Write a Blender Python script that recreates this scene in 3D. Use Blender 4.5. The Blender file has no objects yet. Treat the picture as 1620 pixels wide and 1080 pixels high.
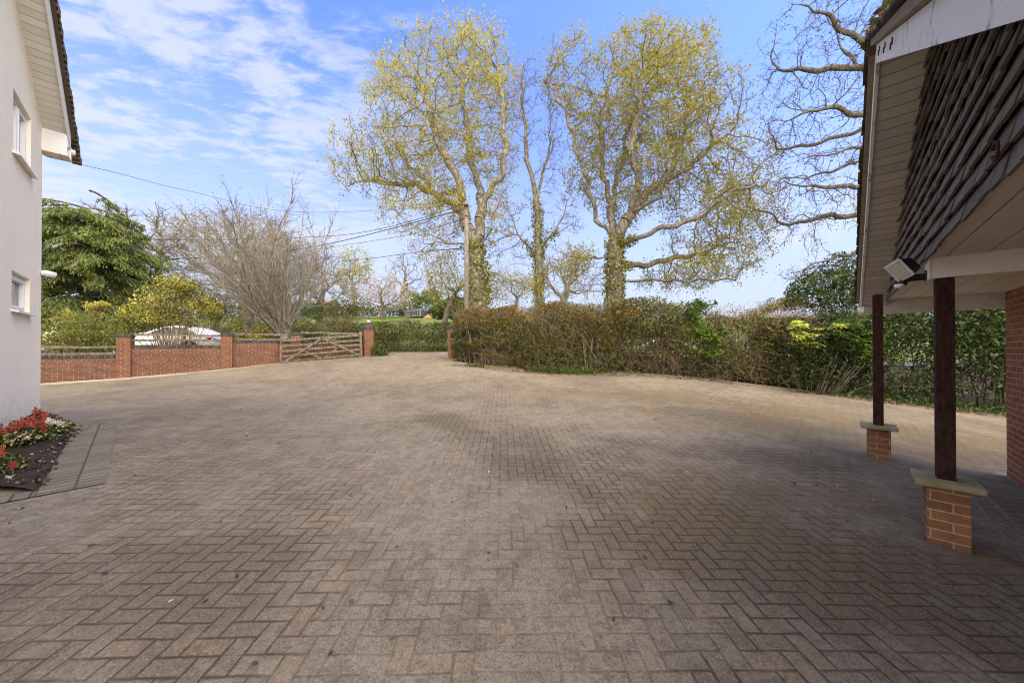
import bpy, bmesh, math, random
import numpy as np
from mathutils import Vector, Matrix
C = bpy.context.scene.collection
rng = np.random.default_rng(7)
random.seed(7)
F, HZ, CX, EYE = 540.0, 550.0, 810.0, 1.5      # lens in photo pixels, horizon row, centre column, eye height

def W(px, py, d):
    return np.array(((px - CX) / F * d, d, EYE + (HZ - py) / F * d))

# ------------------------------------------------------------------ terrain
_cp = np.array([
    (0,-2,-.05),(-4,-2,-.03),(4,-2,-.06),(0,0,0),(0,3,.07),(-3,3,.09),(0,6,.15),(-4,6.5,.22),(3.46,2.7,-.05),(4.98,4.6,.03),(5.6,4.6,-.1),
    (7,3,-.2),(12,4,-.3),(12.3,8.5,-.15),(9,9.9,.22),(6.5,7,.1),(4.3,11,.685),(.8,10.8,.5),(-2.2,13,.97),(-2.45,14.2,1.12),
    (-8.56,6.2,.33),(-7.2,4.8,.3),(-6,3,.18),(-14.9,10.7,.39),(-13.2,11.66,.49),(-10.85,13,.71),(-8.94,14.1,.95),(-6.52,15.5,1.14),
    (-5,10,.42),(-4.5,17,1.27),(2,17,1.27),(10,17,.8),(-16,16,1.0),(-10,17,1.15),(-16,5,.3),(13,13,.4)], float)
def _tps(r2): return np.where(r2 > 1e-12, r2 * np.log(np.maximum(r2, 1e-12)), 0.0)
_n = len(_cp)
_K = _tps(((_cp[:, None, :2] - _cp[None, :, :2]) ** 2).sum(-1)) + 0.5 * np.eye(_n)
_P = np.hstack([np.ones((_n, 1)), _cp[:, :2]])
_A = np.block([[_K, _P], [_P.T, np.zeros((3, 3))]])
_w = np.linalg.solve(_A, np.concatenate([_cp[:, 2], np.zeros(3)]))
def G(x, y):
    x = np.asarray(x, float); y = np.asarray(y, float)
    sh = np.broadcast(x, y).shape
    x = np.broadcast_to(x, sh).ravel(); y = np.broadcast_to(y, sh).ravel()
    qx = np.clip(x, -16, 13); qy = np.clip(y, -2, 17)
    out = np.empty(len(x))
    for a in range(0, len(x), 20000):
        s = slice(a, a + 20000)
        r2 = (qx[s, None] - _cp[None, :, 0]) ** 2 + (qy[s, None] - _cp[None, :, 1]) ** 2
        out[s] = _tps(r2) @ _w[:_n] + _w[_n] + _w[_n + 1] * qx[s] + _w[_n + 2] * qy[s]
    out += np.clip(y - 22, 0, 40) * .155 + np.clip(y - 62, 0, 400) * .012
    return out.reshape(sh) if sh else float(out[0])

# ------------------------------------------------------------------ mesh helpers
class MB:
    def __init__(s): s.v = []; s.f = []
    def add(s, vs, fs):
        o = len(s.v); s.v += [tuple(map(float, p)) for p in vs]; s.f += [tuple(i + o for i in f) for f in fs]
    def box(s, x0, x1, y0, y1, z0, z1):
        s.add([(x0,y0,z0),(x1,y0,z0),(x1,y1,z0),(x0,y1,z0),(x0,y0,z1),(x1,y0,z1),(x1,y1,z1),(x0,y1,z1)],
              [(0,3,2,1),(4,5,6,7),(0,1,5,4),(1,2,6,5),(2,3,7,6),(3,0,4,7)])
    def hexa(s, p):       # 8 points: bottom ring 0-3, top ring 4-7
        s.add(p, [(0,3,2,1),(4,5,6,7),(0,1,5,4),(1,2,6,5),(2,3,7,6),(3,0,4,7)])
    def bar(s, a, b, w, h, up=(0,0,1)):
        a = Vector(a); b = Vector(b); d = (b - a).normalized(); u = Vector(up); sd = d.cross(u).normalized(); u = sd.cross(d)
        sd *= w / 2; u *= h / 2
        s.hexa([a-sd-u, a+sd-u, b+sd-u, b-sd-u, a-sd+u, a+sd+u, b+sd+u, b-sd+u])
    def prism(s, poly, fn, d0, d1):      # poly of (a,b); fn(a,b,d) -> point
        n = len(poly)
        s.add([fn(a, b, d0) for a, b in poly] + [fn(a, b, d1) for a, b in poly],
              [tuple(range(n))[::-1], tuple(range(n, 2 * n))] + [(i, (i + 1) % n, n + (i + 1) % n, n + i) for i in range(n)])
    def tube(s, pts, rad, n=8, cap=True):
        pts = [Vector(p) for p in pts]; k = len(pts)
        if not hasattr(rad, '__len__'): rad = [rad] * k
        o = len(s.v); prev = None
        for i, p in enumerate(pts):
            d = (pts[min(i + 1, k - 1)] - pts[max(i - 1, 0)]).normalized()
            if prev is None:
                a = d.orthogonal().normalized()
            else:
                a = (prev - d * prev.dot(d)).normalized()
            prev = a; b = d.cross(a)
            for j in range(n):
                t = 2 * math.pi * j / n
                s.v.append(tuple(p + (a * math.cos(t) + b * math.sin(t)) * rad[i]))
        for i in range(k - 1):
            for j in range(n):
                s.f.append((o + i*n + j, o + i*n + (j+1) % n, o + (i+1)*n + (j+1) % n, o + (i+1)*n + j))
        if cap:
            s.f.append(tuple(o + j for j in range(n))[::-1]); s.f.append(tuple(o + (k-1)*n + j for j in range(n)))
    def lathe(s, c, prof, n=16, axis=(0,0,1)):
        ax = Vector(axis).normalized(); c = Vector(c)
        s.tube([c + ax * (h + 1e-5 * i) for i, (r, h) in enumerate(prof)], [max(r, 1e-4) for r, h in prof], n)
    def build(s, name, mat, parent=None, smooth=False, bevel=0):
        me = bpy.data.meshes.new(name); me.from_pydata(s.v, [], s.f); me.update()
        if smooth: me.polygons.foreach_set('use_smooth', [True] * len(me.polygons))
        return link(name, me, mat, parent, bevel)

def link(name, me, mat, parent=None, bevel=0):
    o = bpy.data.objects.new(name, me); C.objects.link(o)
    if mat: me.materials.append(mat)
    if parent: o.parent = parent
    if bevel:
        b = o.modifiers.new('bevel', 'BEVEL'); b.width = bevel; b.segments = 2; b.limit_method = 'ANGLE'
    return o

def np_mesh(name, verts, k, mat, parent=None, smooth=False):
    """verts (N*k,3): N faces of k corners, or (verts, faces)"""
    if isinstance(verts, tuple): v, f = verts
    else:
        v = verts; f = np.arange(len(v)).reshape(-1, k)
    me = bpy.data.meshes.new(name)
    me.vertices.add(len(v)); me.vertices.foreach_set('co', np.ascontiguousarray(v, np.float32).ravel())
    me.loops.add(f.size); me.loops.foreach_set('vertex_index', np.ascontiguousarray(f, np.int32).ravel())
    me.polygons.add(len(f)); me.polygons.foreach_set('loop_start', np.arange(0, f.size, f.shape[1], dtype=np.int32))
    me.polygons.foreach_set('loop_total', np.full(len(f), f.shape[1], np.int32))
    if smooth: me.polygons.foreach_set('use_smooth', np.ones(len(f), bool))
    me.update(calc_edges=True)
    return link(name, me, mat, parent)

def unit(a): return a / np.maximum(np.linalg.norm(a, axis=-1, keepdims=True), 1e-9)

def leaves(c, size, asp=.55, up=.3, droop=None, jit=.35):
    """rhombic leaf per centre: (N,3) -> (4N,3)"""
    n = len(c)
    if n == 0: return np.zeros((0, 3))
    L = unit(rng.normal(size=(n, 3)) + (np.array(droop) if droop is not None else 0))
    nn = rng.normal(size=(n, 3)); nn[:, 2] = np.abs(nn[:, 2]) + up
    S = unit(np.cross(L, nn)); sz = size * (1 + jit * rng.uniform(-1, 1, (n, 1)))
    N = np.cross(S, L) * sz * .12
    v = np.stack([c - L * sz * .5, c + S * sz * asp * .5 - L*sz*.05 + N, c + L * sz * .5, c - S * sz * asp * .5 - L*sz*.05 + N], 1)
    return v.reshape(-1, 3)

def frusta(A, B, ra, rb, n=5):
    """separate tapered tubes, vectorised"""
    m = len(A); d = unit(B - A)
    ref = np.where(np.abs(d[:, 2:3]) < .9, np.array([[0, 0, 1.]]), np.array([[1., 0, 0]]))
    a = unit(np.cross(d, ref)); b = np.cross(d, a)
    t = np.linspace(0, 2 * np.pi, n, endpoint=False)
    ring = a[:, None, :] * np.cos(t)[None, :, None] + b[:, None, :] * np.sin(t)[None, :, None]
    v = np.concatenate([A[:, None] + ring * np.asarray(ra)[:, None, None], B[:, None] + ring * np.asarray(rb)[:, None, None]], 1).reshape(-1, 3)
    j = np.arange(n); q = np.stack([j, (j + 1) % n, n + (j + 1) % n, n + j], 1)
    f = (np.arange(m)[:, None, None] * 2 * n + q[None]).reshape(-1, 4)
    return v, f
def join_vf(parts):
    vs, fs, o = [], [], 0
    for v, f in parts:
        vs.append(v); fs.append(f + o); o += len(v)
    return np.concatenate(vs), np.concatenate(fs)

_nd = unit(rng.normal(size=(9, 3))); _np_ = rng.uniform(0, 6.28, 9); _ns = rng.uniform(.6, 1.7, 9)
def noise(p, scale=1.0, seed=0):
    p = np.asarray(p) * scale + seed * 3.7
    q = p + .9 * np.sin(p[:, [1, 2, 0]] * .8 + seed)
    return np.sin(q @ (_nd * _ns[:, None]).T + _np_).mean(1) * 2.2

# ------------------------------------------------------------------ tagging
def tag(o, label=None, cat=None, group=None, kind=None):
    if label: o['label'] = label
    if cat: o['category'] = cat
    if group: o['group'] = group
    if kind: o['kind'] = kind
    return o
def thing(name, label, cat, loc=(0, 0, 0), rz=0, group=None):
    o = bpy.data.objects.new(name, None); C.objects.link(o)
    o.location = Vector([float(q) for q in loc]); o.rotation_euler = (0, 0, rz); o.empty_display_size = .2
    return tag(o, label, cat, group)
def copy_tree(o, parent=None):
    c = o.copy(); C.objects.link(c)
    if parent: c.parent = parent
    for ch in list(o.children): copy_tree(ch, c)
    return c

# ------------------------------------------------------------------ node helpers
class NT:
    def __init__(s, name):
        s.m = bpy.data.materials.new(name); s.m.use_nodes = True; s.t = s.m.node_tree
        s.b = s.t.nodes['Principled BSDF']; s.out = s.t.nodes['Material Output']
    def n(s, typ, **kw):
        nd = s.t.nodes.new(typ)
        for k, v in kw.items(): setattr(nd, k, v)
        return nd
    def put(s, sock, val):
        if isinstance(val, bpy.types.NodeSocket): s.t.links.new(val, sock)
        elif val is not None:
            if isinstance(val, (tuple, list)) and len(val) == 3 and sock.type == 'RGBA': val = (*val, 1)
            sock.default_value = val
    def m_(s, op, a, b=None, c=None):
        nd = s.n('ShaderNodeMath', operation=op)
        for i, q in enumerate((a, b, c)): s.put(nd.inputs[i], q)
        return nd.outputs[0]
    def mix(s, f, a, b, blend='MIX'):
        nd = s.n('ShaderNodeMix', data_type='RGBA', blend_type=blend)
        s.put(nd.inputs['Factor'], f); s.put(nd.inputs[6], a); s.put(nd.inputs[7], b)
        return nd.outputs[2]
    def noise(s, vec, scale, detail=4, rough=.55, dist=0):
        nd = s.n('ShaderNodeTexNoise'); s.put(nd.inputs['Vector'], vec)
        nd.inputs['Scale'].default_value = scale; nd.inputs['Detail'].default_value = detail
        nd.inputs['Roughness'].default_value = rough; nd.inputs['Distortion'].default_value = dist
        return nd.outputs['Fac']
    def ss(s, x, lo, hi, a=0., b=1.):
        nd = s.n('ShaderNodeMapRange', interpolation_type='SMOOTHSTEP')
        s.put(nd.inputs[0], x); nd.inputs[1].default_value = lo; nd.inputs[2].default_value = hi
        nd.inputs[3].default_value = a; nd.inputs[4].default_value = b
        return nd.outputs[0]
    def ramp(s, fac, stops, interp='LINEAR'):
        nd = s.n('ShaderNodeValToRGB'); cr = nd.color_ramp; cr.interpolation = interp
        while len(cr.elements) < len(stops): cr.elements.new(.5)
        for e, (p, c) in zip(cr.elements, stops): e.position = p; e.color = (*c, 1)
        s.put(nd.inputs[0], fac); return nd.outputs[0]
    def obj(s): return s.n('ShaderNodeTexCoord').outputs['Object']
    def pos(s): return s.n('ShaderNodeNewGeometry').outputs['Position']
    def island(s): return s.n('ShaderNodeNewGeometry').outputs['Random Per Island']
    def sep(s, v):
        nd = s.n('ShaderNodeSeparateXYZ'); s.put(nd.inputs[0], v); return nd.outputs
    def comb(s, x, y, z=0.):
        nd = s.n('ShaderNodeCombineXYZ')
        for i, q in enumerate((x, y, z)): s.put(nd.inputs[i], q)
        return nd.outputs[0]
    def mapp(s, v, scale=(1,1,1), rot=(0,0,0), loc=(0,0,0)):
        nd = s.n('ShaderNodeMapping'); s.put(nd.inputs[0], v)
        nd.inputs['Scale'].default_value = scale; nd.inputs['Rotation'].default_value = rot; nd.inputs['Location'].default_value = loc
        return nd.outputs[0]
    def bump(s, h, strength=.5, dist=.01):
        nd = s.n('ShaderNodeBump'); s.put(nd.inputs['Height'], h)
        nd.inputs['Strength'].default_value = strength; nd.inputs['Distance'].default_value = dist
        s.t.links.new(nd.outputs[0], s.b.inputs['Normal'])
    def fin(s, col, rough=.85, spec=.25, metal=0.):
        s.put(s.b.inputs['Base Color'], col); s.put(s.b.inputs['Roughness'], rough)
        s.b.inputs['Specular IOR Level'].default_value = spec; s.b.inputs['Metallic'].default_value = metal
        return s.m

def mat_plain(name, c, rough=.6, var=.15, scale=6., spec=.3, bump=.0, bscale=60., metal=0., dirt=None, dscale=3., damt=(.5,.75)):
    k = NT(name); p = k.obj()
    col = k.mix(k.noise(p, scale, 5), tuple(x * (1 - var) for x in c), tuple(min(1, x * (1 + var)) for x in c))
    if dirt: col = k.mix(k.ss(k.noise(p, dscale, 8, .7), damt[0], damt[1]), col, dirt)
    if bump: k.bump(k.noise(p, bscale, 4), bump, .01)
    return k.fin(col, rough, spec, metal)

def mat_leaf(name, stops, trans=.35, rough=.55, clump=(0.7, 1.15), cscale=.8):
    k = NT(name); r = k.island()
    n = len(stops); col = k.ramp(r, [(i / max(n - 1, 1), c) for i, c in enumerate(stops)])
    nz = k.noise(k.pos(), cscale, 3)
    col = k.mix(1.0, col, k.ramp(nz, [(.3, (clump[0],) * 3), (.7, (clump[1],) * 3)]), 'MULTIPLY')
    k.fin(col, rough, .25)
    t = k.n('ShaderNodeBsdfTranslucent'); k.put(t.inputs[0], col)
    mx = k.n('ShaderNodeMixShader'); mx.inputs[0].default_value = trans
    k.t.links.new(k.b.outputs[0], mx.inputs[1]); k.t.links.new(t.outputs[0], mx.inputs[2]); k.t.links.new(mx.outputs[0], k.out.inputs[0])
    return k.m

def mat_bark(name, a, b, scale=3.):
    k = NT(name); p = k.mapp(k.pos(), (1, 1, .35))
    n1 = k.noise(p, scale * 4, 6, .65)
    col = k.mix(k.ss(n1, .35, .68), a, b)
    k.bump(n1, .6, .03)
    return k.fin(col, .9, .15)

def mat_brick(name, c1, c2, mortar, dirt=None, bw=.225, rh=.075, squash=1., sqf=2, damt=(.5, .8), off=0., grime=.4):
    k = NT(name); o = k.sep(k.obj())
    v = k.comb(k.m_('ADD', k.m_('ADD', o[0], o[1]), off), o[2])
    bt = k.n('ShaderNodeTexBrick', offset=.5, squash=squash, squash_frequency=sqf)
    k.put(bt.inputs['Vector'], v); bt.inputs['Scale'].default_value = 1.
    bt.inputs['Brick Width'].default_value = bw; bt.inputs['Row Height'].default_value = rh
    bt.inputs['Mortar Size'].default_value = .0055; bt.inputs['Mortar Smooth'].default_value = .3; bt.inputs['Bias'].default_value = 0.
    k.put(bt.inputs['Color1'], c1); k.put(bt.inputs['Color2'], c2); k.put(bt.inputs['Mortar'], mortar)
    p = k.obj()
    col = k.mix(k.ss(k.noise(p, .9, 5, .7), .52, .68, 0, .35), bt.outputs['Color'], tuple(x * .8 for x in mortar))
    col = k.mix(k.ss(k.noise(p, 3.2, 6, .7), .35, .7, 0, grime), col, tuple(x * .5 for x in c1))
    col = k.mix(k.ss(k.noise(p, 45., 4), .45, .75, 0, .35), col, tuple(x * .45 for x in c2))
    if dirt: col = k.mix(k.ss(k.noise(p, 1.3, 5, .6), damt[0], damt[1], 0, .75), col, dirt)
    h = k.m_('SUBTRACT', k.m_('MULTIPLY', k.noise(p, 90., 4), .35), bt.outputs['Fac'])
    k.bump(h, .8, .006)
    return k.fin(col, .88, .2)
# ------------------------------------------------------------------ camera, sky, sun
cam = bpy.data.objects.new('camera', bpy.data.cameras.new('camera')); C.objects.link(cam)
cam.location = (0, 0, EYE); cam.rotation_euler = (math.radians(90.35), 0, 0)
cam.data.sensor_width = 36; cam.data.lens = 12.0; cam.data.shift_y = .0042
cam.data.clip_start = .05; cam.data.clip_end = 3000
scn = bpy.context.scene; scn.camera = cam
scn.view_settings.view_transform = 'Standard'; scn.view_settings.look = 'None'
scn.cycles.filter_width = 1.1; scn.cycles.max_bounces = 6; scn.cycles.diffuse_bounces = 3; scn.cycles.glossy_bounces = 2; scn.cycles.transmission_bounces = 2; scn.cycles.transparent_max_bounces = 4
scn.view_settings.gamma = 1; scn.view_settings.exposure = EXPOSURE = 1.27
SUN_AZ, SUN_EL = math.radians(112), math.radians(57)      # azimuth clockwise from +Y towards +X
sd = bpy.data.lights.new('sun', 'SUN'); sd.energy = .62; sd.angle = math.radians(45); sd.color = (1, .93, .80)
sun = bpy.data.objects.new('sun', sd); C.objects.link(sun)
sv = Vector((math.sin(SUN_AZ) * math.cos(SUN_EL), math.cos(SUN_AZ) * math.cos(SUN_EL), math.sin(SUN_EL)))
sun.rotation_euler = (-sv).to_track_quat('-Z', 'Y').to_euler()

wd = bpy.data.worlds.new('World'); scn.world = wd; wd.use_nodes = True
def build_sky():
    k = NT('tmp'); k.t = wd.node_tree
    bg = k.t.nodes['Background']
    sky = k.n('ShaderNodeTexSky', sky_type='NISHITA', sun_disc=False)
    sky.sun_elevation = SUN_EL; sky.sun_rotation = SUN_AZ; sky.air_density = 1.0; sky.dust_density = .6; sky.ozone_density = 2.2
    d = k.n('ShaderNodeTexCoord').outputs['Generated']
    o = k.sep(d); z = k.m_('MAXIMUM', o[2], .06)
    pl = k.comb(k.m_('DIVIDE', o[0], z), k.m_('DIVIDE', o[1], z), 0.)
    base = k.mix(1.0, sky.outputs[0], (SKYT[0], SKYT[1], SKYT[2]), 'MULTIPLY')
    # streaky mackerel cloud, thickest to the left, thin milky veil low down
    xy = k.m_('DIVIDE', o[0], k.m_('MAXIMUM', o[1], .05))
    big = k.noise(k.mapp(pl, (1., 1.5, 1), (0, 0, math.radians(-30)), (3.1, .7, 0)), .8, 3, .5, .2)
    fine = k.noise(k.mapp(pl, (2.0, 4.2, 1), (0, 0, math.radians(-28))), 2.6, 8, .62, .35)
    puff = k.noise(k.mapp(pl, (1., 1.4, 1), (0, 0, math.radians(-28))), 9., 5, .6, .2)
    lft = k.ss(xy, -.75, .05, 1., .0)
    dn = k.m_('ADD', k.m_('MULTIPLY', big, .45), k.m_('ADD', k.m_('MULTIPLY', fine, .4), k.m_('MULTIPLY', puff, .15)))
    dens = k.m_('MULTIPLY', k.ss(dn, .425, .555), k.m_('ADD', k.m_('MULTIPLY', lft, .9), .05))
    rgt = k.m_('MULTIPLY', k.ss(xy, .3, .9), k.m_('MULTIPLY', k.ss(k.noise(d, 5.5, 6, .6, .4), .50, .68), k.ss(o[2], .5, .2, 0., .85)))
    low = k.m_('MULTIPLY', k.ss(o[2], .66, .04), .94)
    back = k.m_('MULTIPLY', k.ss(o[1], .15, -.35), k.ss(dn, .30, .52, .45, .9))
    f = k.m_('MAXIMUM', back, k.m_('MAXIMUM', k.m_('MULTIPLY', dens, .8), rgt))
    base = k.mix(low, base, (2.5, 2.75, 3.3))
    cc = k.mix(k.ss(o[1], .1, -.4), (CLD[0], CLD[1], CLD[2]), (24., 21., 16.8))      # unseen cloud added behind the camera, brighter and warmer as fill light
    col = k.mix(f, base, cc)
    k.put(bg.inputs[0], col); bg.inputs[1].default_value = .12
    bpy.data.materials.remove(k.m)
SKYT = (.86, .98, 1.52); CLD = (2.9, 3.05, 3.3)
build_sky()

# ------------------------------------------------------------------ materials
M = {}
M['grass'] = None
def mat_ground():
    k = NT('turf'); p = k.pos()
    n1 = k.noise(p, .35, 6, .6); n2 = k.noise(p, 14., 5, .7)
    col = k.mix(n2, (.055, .095, .02), (.16, .21, .05))
    col = k.mix(k.ss(n1, .4, .65, 0, .5), col, (.17, .17, .05))
    y = k.sep(p)[1]
    col = k.mix(k.ss(y, 17., 24.), k.mix(n2, (.03, .022, .014), (.085, .06, .038)), col)
    k.bump(n2, .8, .05)
    return k.fin(col, .95, .1)
M['turf'] = mat_ground()
def mat_pavers():
    k = NT('herringbone_pavers'); p = k.pos()
    s = k.sep(k.mapp(p, (10, 10, 10), (0, 0, math.radians(-1.6)), (.3, .4, 0)))
    # hand-laid: joints wander slightly
    wv = k.n('ShaderNodeTexNoise'); k.put(wv.inputs['Vector'], p); wv.inputs['Scale'].default_value = 3.; wv.inputs['Detail'].default_value = 1.
    ws = k.sep(wv.outputs['Color'])
    X = k.m_('ADD', s[0], k.m_('MULTIPLY', k.m_('SUBTRACT', ws[0], .5), .22)); Y = k.m_('ADD', s[1], k.m_('MULTIPLY', k.m_('SUBTRACT', ws[1], .5), .22))
    i = k.m_('FLOOR', X); j = k.m_('FLOOR', Y); u = k.m_('SUBTRACT', X, i); v = k.m_('SUBTRACT', Y, j)
    m = k.m_('FLOORED_MODULO', k.m_('SUBTRACT', i, j), 4.)
    is_ = [k.m_('COMPARE', m, float(q), .2) for q in range(4)]
    dl = k.m_('MULTIPLY_ADD', is_[1], 9., u); dr = k.m_('MULTIPLY_ADD', is_[0], 9., k.m_('SUBTRACT', 1., u))
    db = k.m_('MULTIPLY_ADD', is_[2], 9., v); dt = k.m_('MULTIPLY_ADD', is_[3], 9., k.m_('SUBTRACT', 1., v))
    d = k.m_('MINIMUM', k.m_('MINIMUM', dl, dr), k.m_('MINIMUM', db, dt))
    bid = k.comb(k.m_('SUBTRACT', i, is_[1]), k.m_('SUBTRACT', j, is_[2]), 0.)
    wn = k.n('ShaderNodeTexWhiteNoise', noise_dimensions='3D'); k.put(wn.inputs['Vector'], bid); r = wn.outputs['Value']
    wn2 = k.n('ShaderNodeTexWhiteNoise', noise_dimensions='3D'); k.put(wn2.inputs['Vector'], k.comb(k.m_('SUBTRACT', j, is_[2]), k.m_('SUBTRACT', i, is_[1]), 3.)); r2 = wn2.outputs['Value']
    fine = k.noise(p, 210., 3, .7); mid = k.noise(p, 22., 6, .68); low = k.noise(p, .55, 5, .55, .4); med = k.noise(p, 2.3, 6, .62, .5)
    col = k.ramp(r, [(0, (.19, .16, .118)), (.35, (.22, .188, .14)), (.6, (.232, .196, .147)), (.8, (.243, .198, .143)), (.95, (.262, .2, .135)), (.985, (.24, .197, .145)), (1, (.2, .178, .142))])
    # dust-pale worn band and dark grimy areas of their own shape
    grime = k.m_('ADD', k.m_('MULTIPLY', low, .62), k.m_('MULTIPLY', med, .38))
    wig = k.m_('MULTIPLY', k.m_('SUBTRACT', k.noise(p, 3.6, 9, .74, .4), .5), 3.4)
    def blob(cx, cy, rx, ry, rot=0.):
        q = k.sep(k.mapp(p, (1, 1, 1), (0, 0, 0), (-cx, -cy, 0)))
        c_, s_ = math.cos(rot), math.sin(rot)
        a = k.m_('ADD', k.m_('MULTIPLY', q[0], c_ / rx), k.m_('MULTIPLY', q[1], s_ / rx)); b = k.m_('ADD', k.m_('MULTIPLY', q[0], -s_ / ry), k.m_('MULTIPLY', q[1], c_ / ry))
        return k.ss(k.m_('ADD', k.m_('ADD', k.m_('MULTIPLY', a, a), k.m_('MULTIPLY', b, b)), wig), 1.4, 0., 0., 1.)
    dark = None
    for b in ((.15, 4.7, .55, 1.3, .1), (1.9, 2.3, 1.2, .6, -.3), (-2.2, 1.9, 1.7, .7, .2), (3.0, 4.6, 1.3, .55, -.35), (-1.2, 6.2, .5, 1.5, .6), (2.3, 1.1, 1.3, .4, 0), (4.6, 6.4, 2.2, .5, -.35), (-.6, 1.05, 1.1, .45, 0)):
        q = blob(*b); dark = q if dark is None else k.m_('MAXIMUM', dark, q)
    pale = None
    for b in ((-.75, 2.6, .75, 1.7, .1), (.15, 1.65, .45, .7, 0), (-1.2, 4.2, .7, .8, 0), (1.0, 6.6, 1.3, .9, 0), (2.0, 5.3, 1.4, .4, -.5), (-2.5, 7.5, 1.6, 1.2, 0), (1.6, 8.4, 1.2, .5, -.2), (.1, 3.2, .5, .45, 0)):
        q = blob(*b); pale = q if pale is None else k.m_('MAXIMUM', pale, q)
    g2 = k.m_('ADD', grime, k.m_('SUBTRACT', k.m_('MULTIPLY', pale, .12), k.m_('MULTIPLY', dark, .15)))
    col = k.mix(k.ss(g2, .55, .30, 0, .72), col, (.092, .068, .044))
    col = k.mix(k.ss(g2, .50, .70, 0, .72), col, (.275, .237, .186))
    moss = k.m_('MULTIPLY', k.ss(k.noise(p, .8, 6, .65), .38, .55), k.m_('MAXIMUM', k.m_('MAXIMUM', blob(5.2, 7.6, 6., 1.1, -.28), blob(2.2, 3.0, 1.9, 1.1, .2)), blob(7.5, 5.8, 5.5, 2.0, -.2)))
    col = k.mix(k.m_('MULTIPLY', moss, .78), col, (.15, .105, .04))
    crust = k.ss(k.noise(p, 5.5, 12, .78, .3), .50, .545)
    col = k.mix(k.m_('MULTIPLY', crust, .5), col, (.125, .098, .07))
    col = k.mix(k.ss(k.noise(p, 26., 8, .78), .50, .60, 0, .55), col, (.10, .08, .058))
    grit = k.noise(p, 95., 3, .8)
    col = k.mix(k.ss(grit, .52, .62, 0, .5), col, (.075, .06, .045))
    col = k.mix(k.ss(grit, .45, .35, 0, .42), col, (.43, .375, .30))
    col = k.mix(k.ss(k.noise(p, 60., 4, .75), .56, .72, 0, .5), col, (.36, .32, .27))
    col = k.mix(k.ss(fine, .55, .75, 0, .55), col, (.06, .048, .038))
    col = k.mix(k.ss(fine, .42, .28, 0, .4), col, (.42, .37, .31))
    # joints: dark where clean, packed with dust where trodden
    ed = k.m_('ADD', d, k.m_('MULTIPLY', k.m_('SUBTRACT', mid, .5), .13))
    jn = k.ss(ed, .030, .085, 1., 0.)
    fill = k.ss(g2, .45, .66)
    jc = k.mix(fill, (.062, .046, .03), (.19, .155, .11))
    jc = k.mix(k.ss(k.noise(p, 1.1, 4), .55, .68, 0, .6), jc, (.07, .075, .03))
    lost = k.ss(k.m_('ADD', k.m_('MULTIPLY', k.noise(p, 1.7, 6, .7), .6), k.m_('MULTIPLY', g2, .4)), .43, .57, 1., .34)
    col = k.mix(k.m_('MULTIPLY', k.m_('MULTIPLY', jn, .86), lost), col, jc)
    h = k.m_('ADD', k.m_('MULTIPLY', k.ss(ed, .0, .13), k.m_('SUBTRACT', 1., k.m_('MULTIPLY', fill, .55))), k.m_('ADD', k.m_('MULTIPLY', fine, .28), k.m_('MULTIPLY', r2, .35)))
    h = k.m_('ADD', h, k.m_('ADD', k.m_('MULTIPLY', mid, .8), k.m_('MULTIPLY', k.noise(p, 95., 3, .8), .6)))
    k.bump(h, .8, .008)
    return k.fin(col, .9, .2)
M['pavers'] = mat_pavers()
def mat_block_border():
    k = NT('grey_block_border'); p = k.obj()
    bt = k.n('ShaderNodeTexBrick', offset=0.); k.put(bt.inputs['Vector'], p); bt.inputs['Scale'].default_value = 1.
    bt.inputs['Brick Width'].default_value = .23; bt.inputs['Row Height'].default_value = .105; bt.inputs['Mortar Size'].default_value = .009
    k.put(bt.inputs['Color1'], (.165, .145, .11)); k.put(bt.inputs['Color2'], (.22, .192, .148)); k.put(bt.inputs['Mortar'], (.07, .065, .04))
    col = k.mix(k.ss(k.noise(p, 9., 6, .7), .4, .7, 0, .5), bt.outputs[0], (.1, .095, .075))
    col = k.mix(k.ss(k.noise(p, 150., 4), .5, .7, 0, .5), col, (.07, .06, .05))
    k.bump(k.m_('SUBTRACT', k.m_('MULTIPLY', k.noise(p, 100., 4), .3), bt.outputs['Fac']), .8, .008)
    return k.fin(col, .9, .2)
M['border'] = mat_block_border()
M['soil'] = mat_plain('bed_soil', (.045, .032, .024), .95, .5, 20., .1, 1.0, 30.)
M['concrete'] = mat_plain('pale_concrete', (.36, .31, .24), .9, .15, 8., .2, .5, 80., dirt=(.16, .13, .09), dscale=1.5, damt=(.45, .7))
M['asphalt'] = mat_plain('asphalt', (.13, .13, .13), .9, .25, 30., .2, .7, 120.)
M['render'] = mat_plain('pale_render', (.87, .785, .635), .92, .03, 1.2, .15, .55, 160., dirt=(.77, .68, .54), dscale=.7, damt=(.42, .8))
M['white'] = mat_plain('white_upvc', (.74, .74, .73), .4, .04, 4., .4, .05, 30.)
M['soffit_cream'] = None
def mat_render(name, c):
    k = NT(name); p = k.obj(); col = k.mix(k.ss(k.noise(p, .7, 5, .6), .42, .8), c, tuple(x * .93 for x in c))
    st = k.noise(k.mapp(p, (7, 7, .22)), 1., 5, .65); col = k.mix(k.ss(st, .56, .74, 0, .28), col, tuple(x * .70 for x in c))
    z = k.sep(p)[2]; col = k.mix(k.m_('MULTIPLY', k.ss(z, 1.0, .25), k.ss(k.noise(p, 9., 6, .7), .42, .66, .1, .75)), col, tuple(x * .55 for x in c))
    k.bump(k.noise(p, 130., 4, .7), .7, .008); return k.fin(col, .92, .15)
M['render'] = mat_render('pale_render', (.88, .80, .655))
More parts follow.
